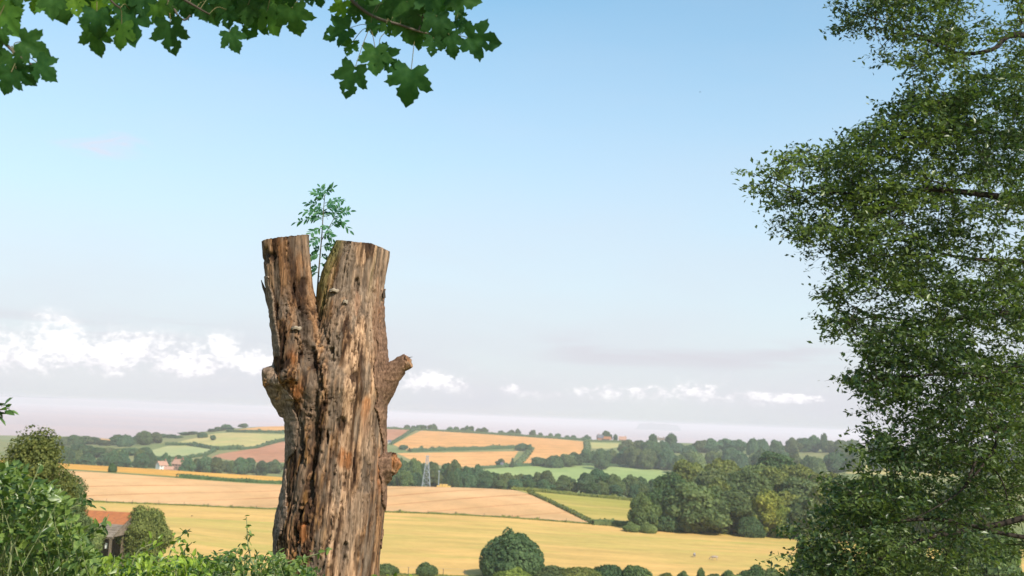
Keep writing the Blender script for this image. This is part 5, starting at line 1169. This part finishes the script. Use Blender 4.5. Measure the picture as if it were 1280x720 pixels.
# ---------------------------------------------------------------- far houses
def house(label, px, d, wpx, hwall, hroof, depth, wallm, roofm, rot=0.0, chim=1, nwin=3, dz=0.0):
    c = gp(px, d) + (0, 0, dz); L = wpx / 1280 * d; ca, sa = math.cos(rot), math.sin(rot); R = np.array([[ca, -sa, 0], [sa, ca, 0], [0, 0, 1]])
    t = thing('house', label, 'house', c, 'houses scattered over the far hills')
    def W(*p): return c + R @ np.array(p)
    w2, l2 = depth / 2, L / 2
    mb = MB(); mb.add([W(-l2, -w2, -2), W(l2, -w2, -2), W(l2, w2, -2), W(-l2, w2, -2), W(-l2, -w2, hwall), W(l2, -w2, hwall), W(l2, w2, hwall), W(-l2, w2, hwall), W(-l2, 0, hwall + hroof), W(l2, 0, hwall + hroof)],
                      [(0, 1, 5, 4), (1, 2, 6, 9, 5), (2, 3, 7, 6), (3, 0, 4, 8, 7)]); mb.mk('wall', wallm, t)
    e = .5; mb = MB()
    for s in (-1, 1):
        mb.add([W(-l2 - e, 0, hwall + hroof + .25), W(l2 + e, 0, hwall + hroof + .25), W(l2 + e, s * (w2 + e), hwall - .25 * hroof * e + .1), W(-l2 - e, s * (w2 + e), hwall - .25 * hroof * e + .1), W(-l2 - e, 0, hwall + hroof + .02), W(l2 + e, 0, hwall + hroof + .02), W(l2 + e, s * (w2 + e), hwall - .25 * hroof * e - .15), W(-l2 - e, s * (w2 + e), hwall - .25 * hroof * e - .15)],
               [(0, 1, 2, 3), (7, 6, 5, 4), (2, 6, 7, 3), (0, 3, 7, 4), (1, 5, 6, 2)])
    rf = mb.mk('roof', roofm, t)
    for k in range(chim):
        mb = MB(); mb.box(W(l2 * (.75 if k == 0 else -.75), 0, hwall + hroof + .8), (.9, .9, 2.4), R); mk('chimney', mb.verts(), mb.F, M['redbrick'], rf, root=t)
    for k in range(nwin):
        x = -l2 + L * (k + .5) / nwin
        for z in ([1.5, hwall - 1.2] if hwall > 4.2 else [1.6]): MB().box(W(x, -w2 - .03, z), (1.1, .12, 1.2), R).mk('window', M['glass'], t)
    MB().box(W(l2 * .15, -w2 - .04, .95), (1.0, .14, 2.0), R).mk('door', M['timber'], t)
    return t
house('white gabled cottage with red roof below the sage pasture', 203, 980, 11, 5.5, 3.2, 6, M['render_w'], M['fadedtiles'], .9, 1, 2, 4.2)
house('long low barn-like house with red roof joined before the white cottage', 212, 965, 10, 2.6, 2.2, 5, M['redbrick'], M['fadedtiles'], .2, 0, 2, 4.4)
house('pink brick village house with orange roof right of the white cottage', 224, 1010, 13, 5.0, 3.8, 7, M['brick'], M['fadedtiles'], -.35, 2, 3, 4.6)
house('red brick farmhouse with slate roof and trees on the hilltop', 752, 1955, 14, 7.0, 5.5, 9, M['redbrick'], M['slate'], .15, 2, 4)
house('lower pale brick wing in front of the hilltop farmhouse', 758, 1945, 9, 5.0, 4.0, 8, M['brick'], M['tiles'], -.6, 1, 2)
house('low hilltop house with red tiled roof right of the farmhouse', 777, 1945, 9, 4.5, 5.5, 9, M['redbrick'], M['fadedtiles'], -.1, 1, 2)
house('small white cottage between dark trees on the right skyline', 820, 1660, 4.5, 6.0, 3.0, 6, M['render_w'], M['oldroof'], .1, 1, 2, 10)
house('wider white cottage with cream wall on the right skyline', 826, 1665, 6.5, 6.0, 3.0, 6, M['render_w'], M['oldroof'], -.3, 1, 2, 9.5)
house('tiny white cottage under the upright hedge tree', 627, 1280, 3.0, 3.6, 2.2, 5, M['render_w'], M['slate'], 0, 1, 1)
house('white farm shed standing on the red earth beside the stump', 485, 1560, 3.4, 3.6, 2.4, 6, M['render_w'], M['slate'], .2, 0, 1)

# ---------------------------------------------------------------- lattice tower, mast, straw, cows, fences, birds
def pylon():
    c = gp(533.5, 700); t = thing('lattice_tower', 'pale steel lattice tower rising behind the wheat crest', 'pylon', c); H = 22.5; w0, w1 = 2.9, .55
    def P(sx, sy, z): k = w0 + (w1 - w0) * z / H; return c + np.array([sx * k, sy * k, z])
    cs = [(-1, -1), (1, -1), (1, 1), (-1, 1)]
    for sx, sy in cs: V, F = tube([P(sx, sy, -1), P(sx, sy, H)], .16, 4); mk('leg', V, F, M['steel'], t)
    mb = MB(); zs = [0, 4.2, 8.0, 11.4, 14.4, 17.0, 19.2, 21.0, H]
    for i in range(len(zs) - 1):
        for k in range(4):
            a, b_ = cs[k], cs[(k + 1) % 4]; mb.tube([P(*a, zs[i]), P(*b_, zs[i + 1])], .07, 4); mb.tube([P(*b_, zs[i]), P(*a, zs[i + 1])], .10, 4); mb.tube([P(*a, zs[i + 1]), P(*b_, zs[i + 1])], .09, 4)
    mb.mk('bracing', M['steel'], t)
    mb = MB()
    for z, l in ((H - .3, 2.0),): mb.tube([c + (-l, 0, z), c + (l, 0, z)], .13, 4)
    mb.tube([c + (0, 0, H), c + (0, 0, H + 1.4)], .10, 4); mb.mk('crossarm', M['steel'], t)
pylon()
def mast(px, d, ytop, label):
    c = gp(px, d); a = ray(px, ytop); H = CAM_Z + d * a[2] / math.hypot(a[0], a[1]) - c[2]; t = thing('mast', label, 'pole', c)
    V, F = tube([c + (0, 0, -.5), c + (0, 0, H)], [.26, .20], 6); mk('pole', V, F, M['steel'], t); MB().box(c + (0, 0, H - .4), (1.1, .3, .5)).mk('head', M['steel'], t)
mast(549, 600, 588, 'thin pale pole beside the straw stack on the wheat crest')
mast(55, 2300, 530, 'thin far mast above the olive tree at the left edge')
def straw_stack():
    c = gp(555.5, 473); t = thing('straw_stack', 'low stack of golden straw bales on the wheat crest', 'straw stack', c); g = np.random.default_rng(5)
    for k in range(5):
        for j in range(1 if k in (0, 4) else 2):
            m = MB(); x0 = (k - 2) * 1.28; r = .10; d = np.array([1.2, .9, .62])
            a = g.uniform(-.06, .06); m.box(c + (x0 + g.uniform(-.05, .05), g.uniform(-.1, .1), .33 + j * .66), d, [[math.cos(a), -math.sin(a), 0], [math.sin(a), math.cos(a), 0], [0, 0, 1]]); m.mk('bale', M['straw'], t)
straw_stack()
def cow(px, py, facing, label, colr, s=1.0):
    a, d = hit(px, py, 420, 200); c = np.array([d * math.sin(a), d * math.cos(a), float(ground_ad(np.array([a]), np.array([d]))[0])])
    t = thing('cow', label, 'cow', c, 'cattle grazing in the meadow'); t.rotation_euler = (0, 0, facing); t.scale = (s, s, s)
    bm = bmesh.new(); sk = bm.verts.layers.skin.new()
    def ch(pts, prev=None):
        for (x, y, z, r) in pts:
            v = bm.verts.new((x, y, z)); v[sk].radius = (r, r)
            if prev: bm.edges.new((prev, v))
            prev = v
        return prev
    hip = bm.verts.new((-.72, 0, 1.12)); hip[sk].radius = (.30, .33); hip[sk].use_root = True
    mid = bm.verts.new((0, 0, 1.05)); mid[sk].radius = (.36, .40); sh = bm.verts.new((.62, 0, 1.10)); sh[sk].radius = (.29, .34); bm.edges.new((hip, mid)); bm.edges.new((mid, sh))
    ch([(.95, 0, .98, .20), (1.25, 0, .70, .13), (1.40, 0, .46, .13), (1.52, 0, .22, .09)], sh)
    ch([(-1.02, 0, 1.12, .06), (-1.10, 0, .8, .03), (-1.10, 0, .5, .04)], hip)
    for sy in (-1, 1):
        ch([(-.70, .20 * sy, .80, .17), (-.58, .22 * sy, .62, .11), (-.78, .22 * sy, .36, .065), (-.74, .22 * sy, .02, .06)], hip)
        ch([(.60, .18 * sy, .72, .13), (.62, .19 * sy, .38, .065), (.60, .19 * sy, .02, .06)], sh)
        ch([(1.30, .16 * sy, .74, .04)], [v for v in bm.verts if abs(v.co.x - 1.25) < .01][0])
    me = bpy.data.meshes.new('body'); bm.to_mesh(me); bm.free(); me.materials.append(colr); o = obj('body', me, t)
    m = o.modifiers.new('skin', 'SKIN'); m.use_smooth_shade = True; o.modifiers.new('sub', 'SUBSURF').levels = 1
    dg = bpy.context.evaluated_depsgraph_get(); m2 = bpy.data.meshes.new_from_object(o.evaluated_get(dg)); o.modifiers.clear(); o.data = m2; m2.name = 'body'
M['cow1'] = plain('grey_hide', (.32, .28, .27), (.24, .21, .20), 2); M['cow2'] = plain('pale_hide', (.44, .33, .24), (.28, .22, .19), 1.2)
cow(868, 696.5, 1.2, 'small grey cow seen end-on in the meadow above the hedge', M['cow1'], .85)
cow(893, 700.5, 2.9, 'pale cow grazing side-on in the meadow above the hedge', M['cow2'], .9)
def fence(label, path, h, step, single):
    pts = [gp(p[0], p[2]) if len(p) == 3 else (lambda a, d: np.array([d * math.sin(a), d * math.cos(a), 0]))(*hit(*p)) for p in path]
    Q = []
    for a, b_ in zip(pts[:-1], pts[1:]):
        n = max(1, int(np.linalg.norm((b_ - a)[:2]) / step)); Q += [a + (b_ - a) * k / n for k in range(n)]
    Q = np.array(Q); Q[:, 2] = [ground(x, y) for x, y in Q[:, :2]]; t = thing('wire_fence', label, 'fence', Q[0])
    mb = MB()
    for q in Q:
        hh = h * rng.uniform(.9, 1.1)
        if single: MB().tube([q + (0, 0, -.2), q + (rng.uniform(-.05, .05), 0, hh)], .085, 5).mk('post', M['timber'], t)
        else: mb.tube([q + (0, 0, -.2), q + (rng.uniform(-.05, .05), 0, hh)], .07, 4)
    if not single: mb.mk('posts', M['timber'], t)['kind'] = 'stuff'
    wb = MB()
    for z in (.45, .95): wb.tube(Q + np.array([0, 0, z * h]), .010, 3, False)
    wb.mk('wires', M['steel'], t)['kind'] = 'stuff'
fence('thin post fence along the far edge of the meadow', [(p[0], p[1] + .6) for p in FENCE[1:11]], 1.35, 7.0, False)
fence('post and wire fence at the lower edge of the meadow left of the domed tree', [(474, 'd', 229), (560, 'd', 229), (640, 'd', 228)], 1.5, 3.6, True)
fence('fence posts at the lower edge of the meadow below the cows', [(800, 'd', 229), (900, 'd', 229), (1060, 'd', 229)], 1.4, 3.6, True)
def bird(px, py, d, span, label):
    c = at(px, py, d); t = thing('bird', label, 'bird', c); b_ = plain('bird_plumage', (.05, .045, .05), (.03, .03, .03), 30)
    V, F = tube([c + (-span * .3, 0, 0), c + (-span * .12, 0, 0), c + (span * .12, 0, .01), c + (span * .25, 0, .02), c + (span * .33, 0, .015)], np.array([.02, .07, .09, .06, .01]) * span, 6); mk('body', V, F, b_, t, True)
    for s in (-1, 1):
        V = [c + (span * .12, 0, .01), c + (-span * .1, 0, .01), c + (-span * .05, s * span * .25, span * .12), c + (span * .1, s * span * .25, span * .13), c + (-span * .12, s * span * .5, span * .06)]
        V += [v + np.array([0, 0, span * .012]) for v in V]
        mk('wing', V, [(0, 1, 2, 3), (3, 2, 4), (5, 8, 7, 6), (8, 9, 7), (0, 3, 8, 5), (3, 4, 9, 8), (4, 2, 7, 9), (2, 1, 6, 7)], b_, t)
bird(240, 645, 70, .22, 'tiny dark bird low over the meadow left of the stump')
bird(875, 115, 80, .20, 'tiny speck of a bird high in the blue sky')
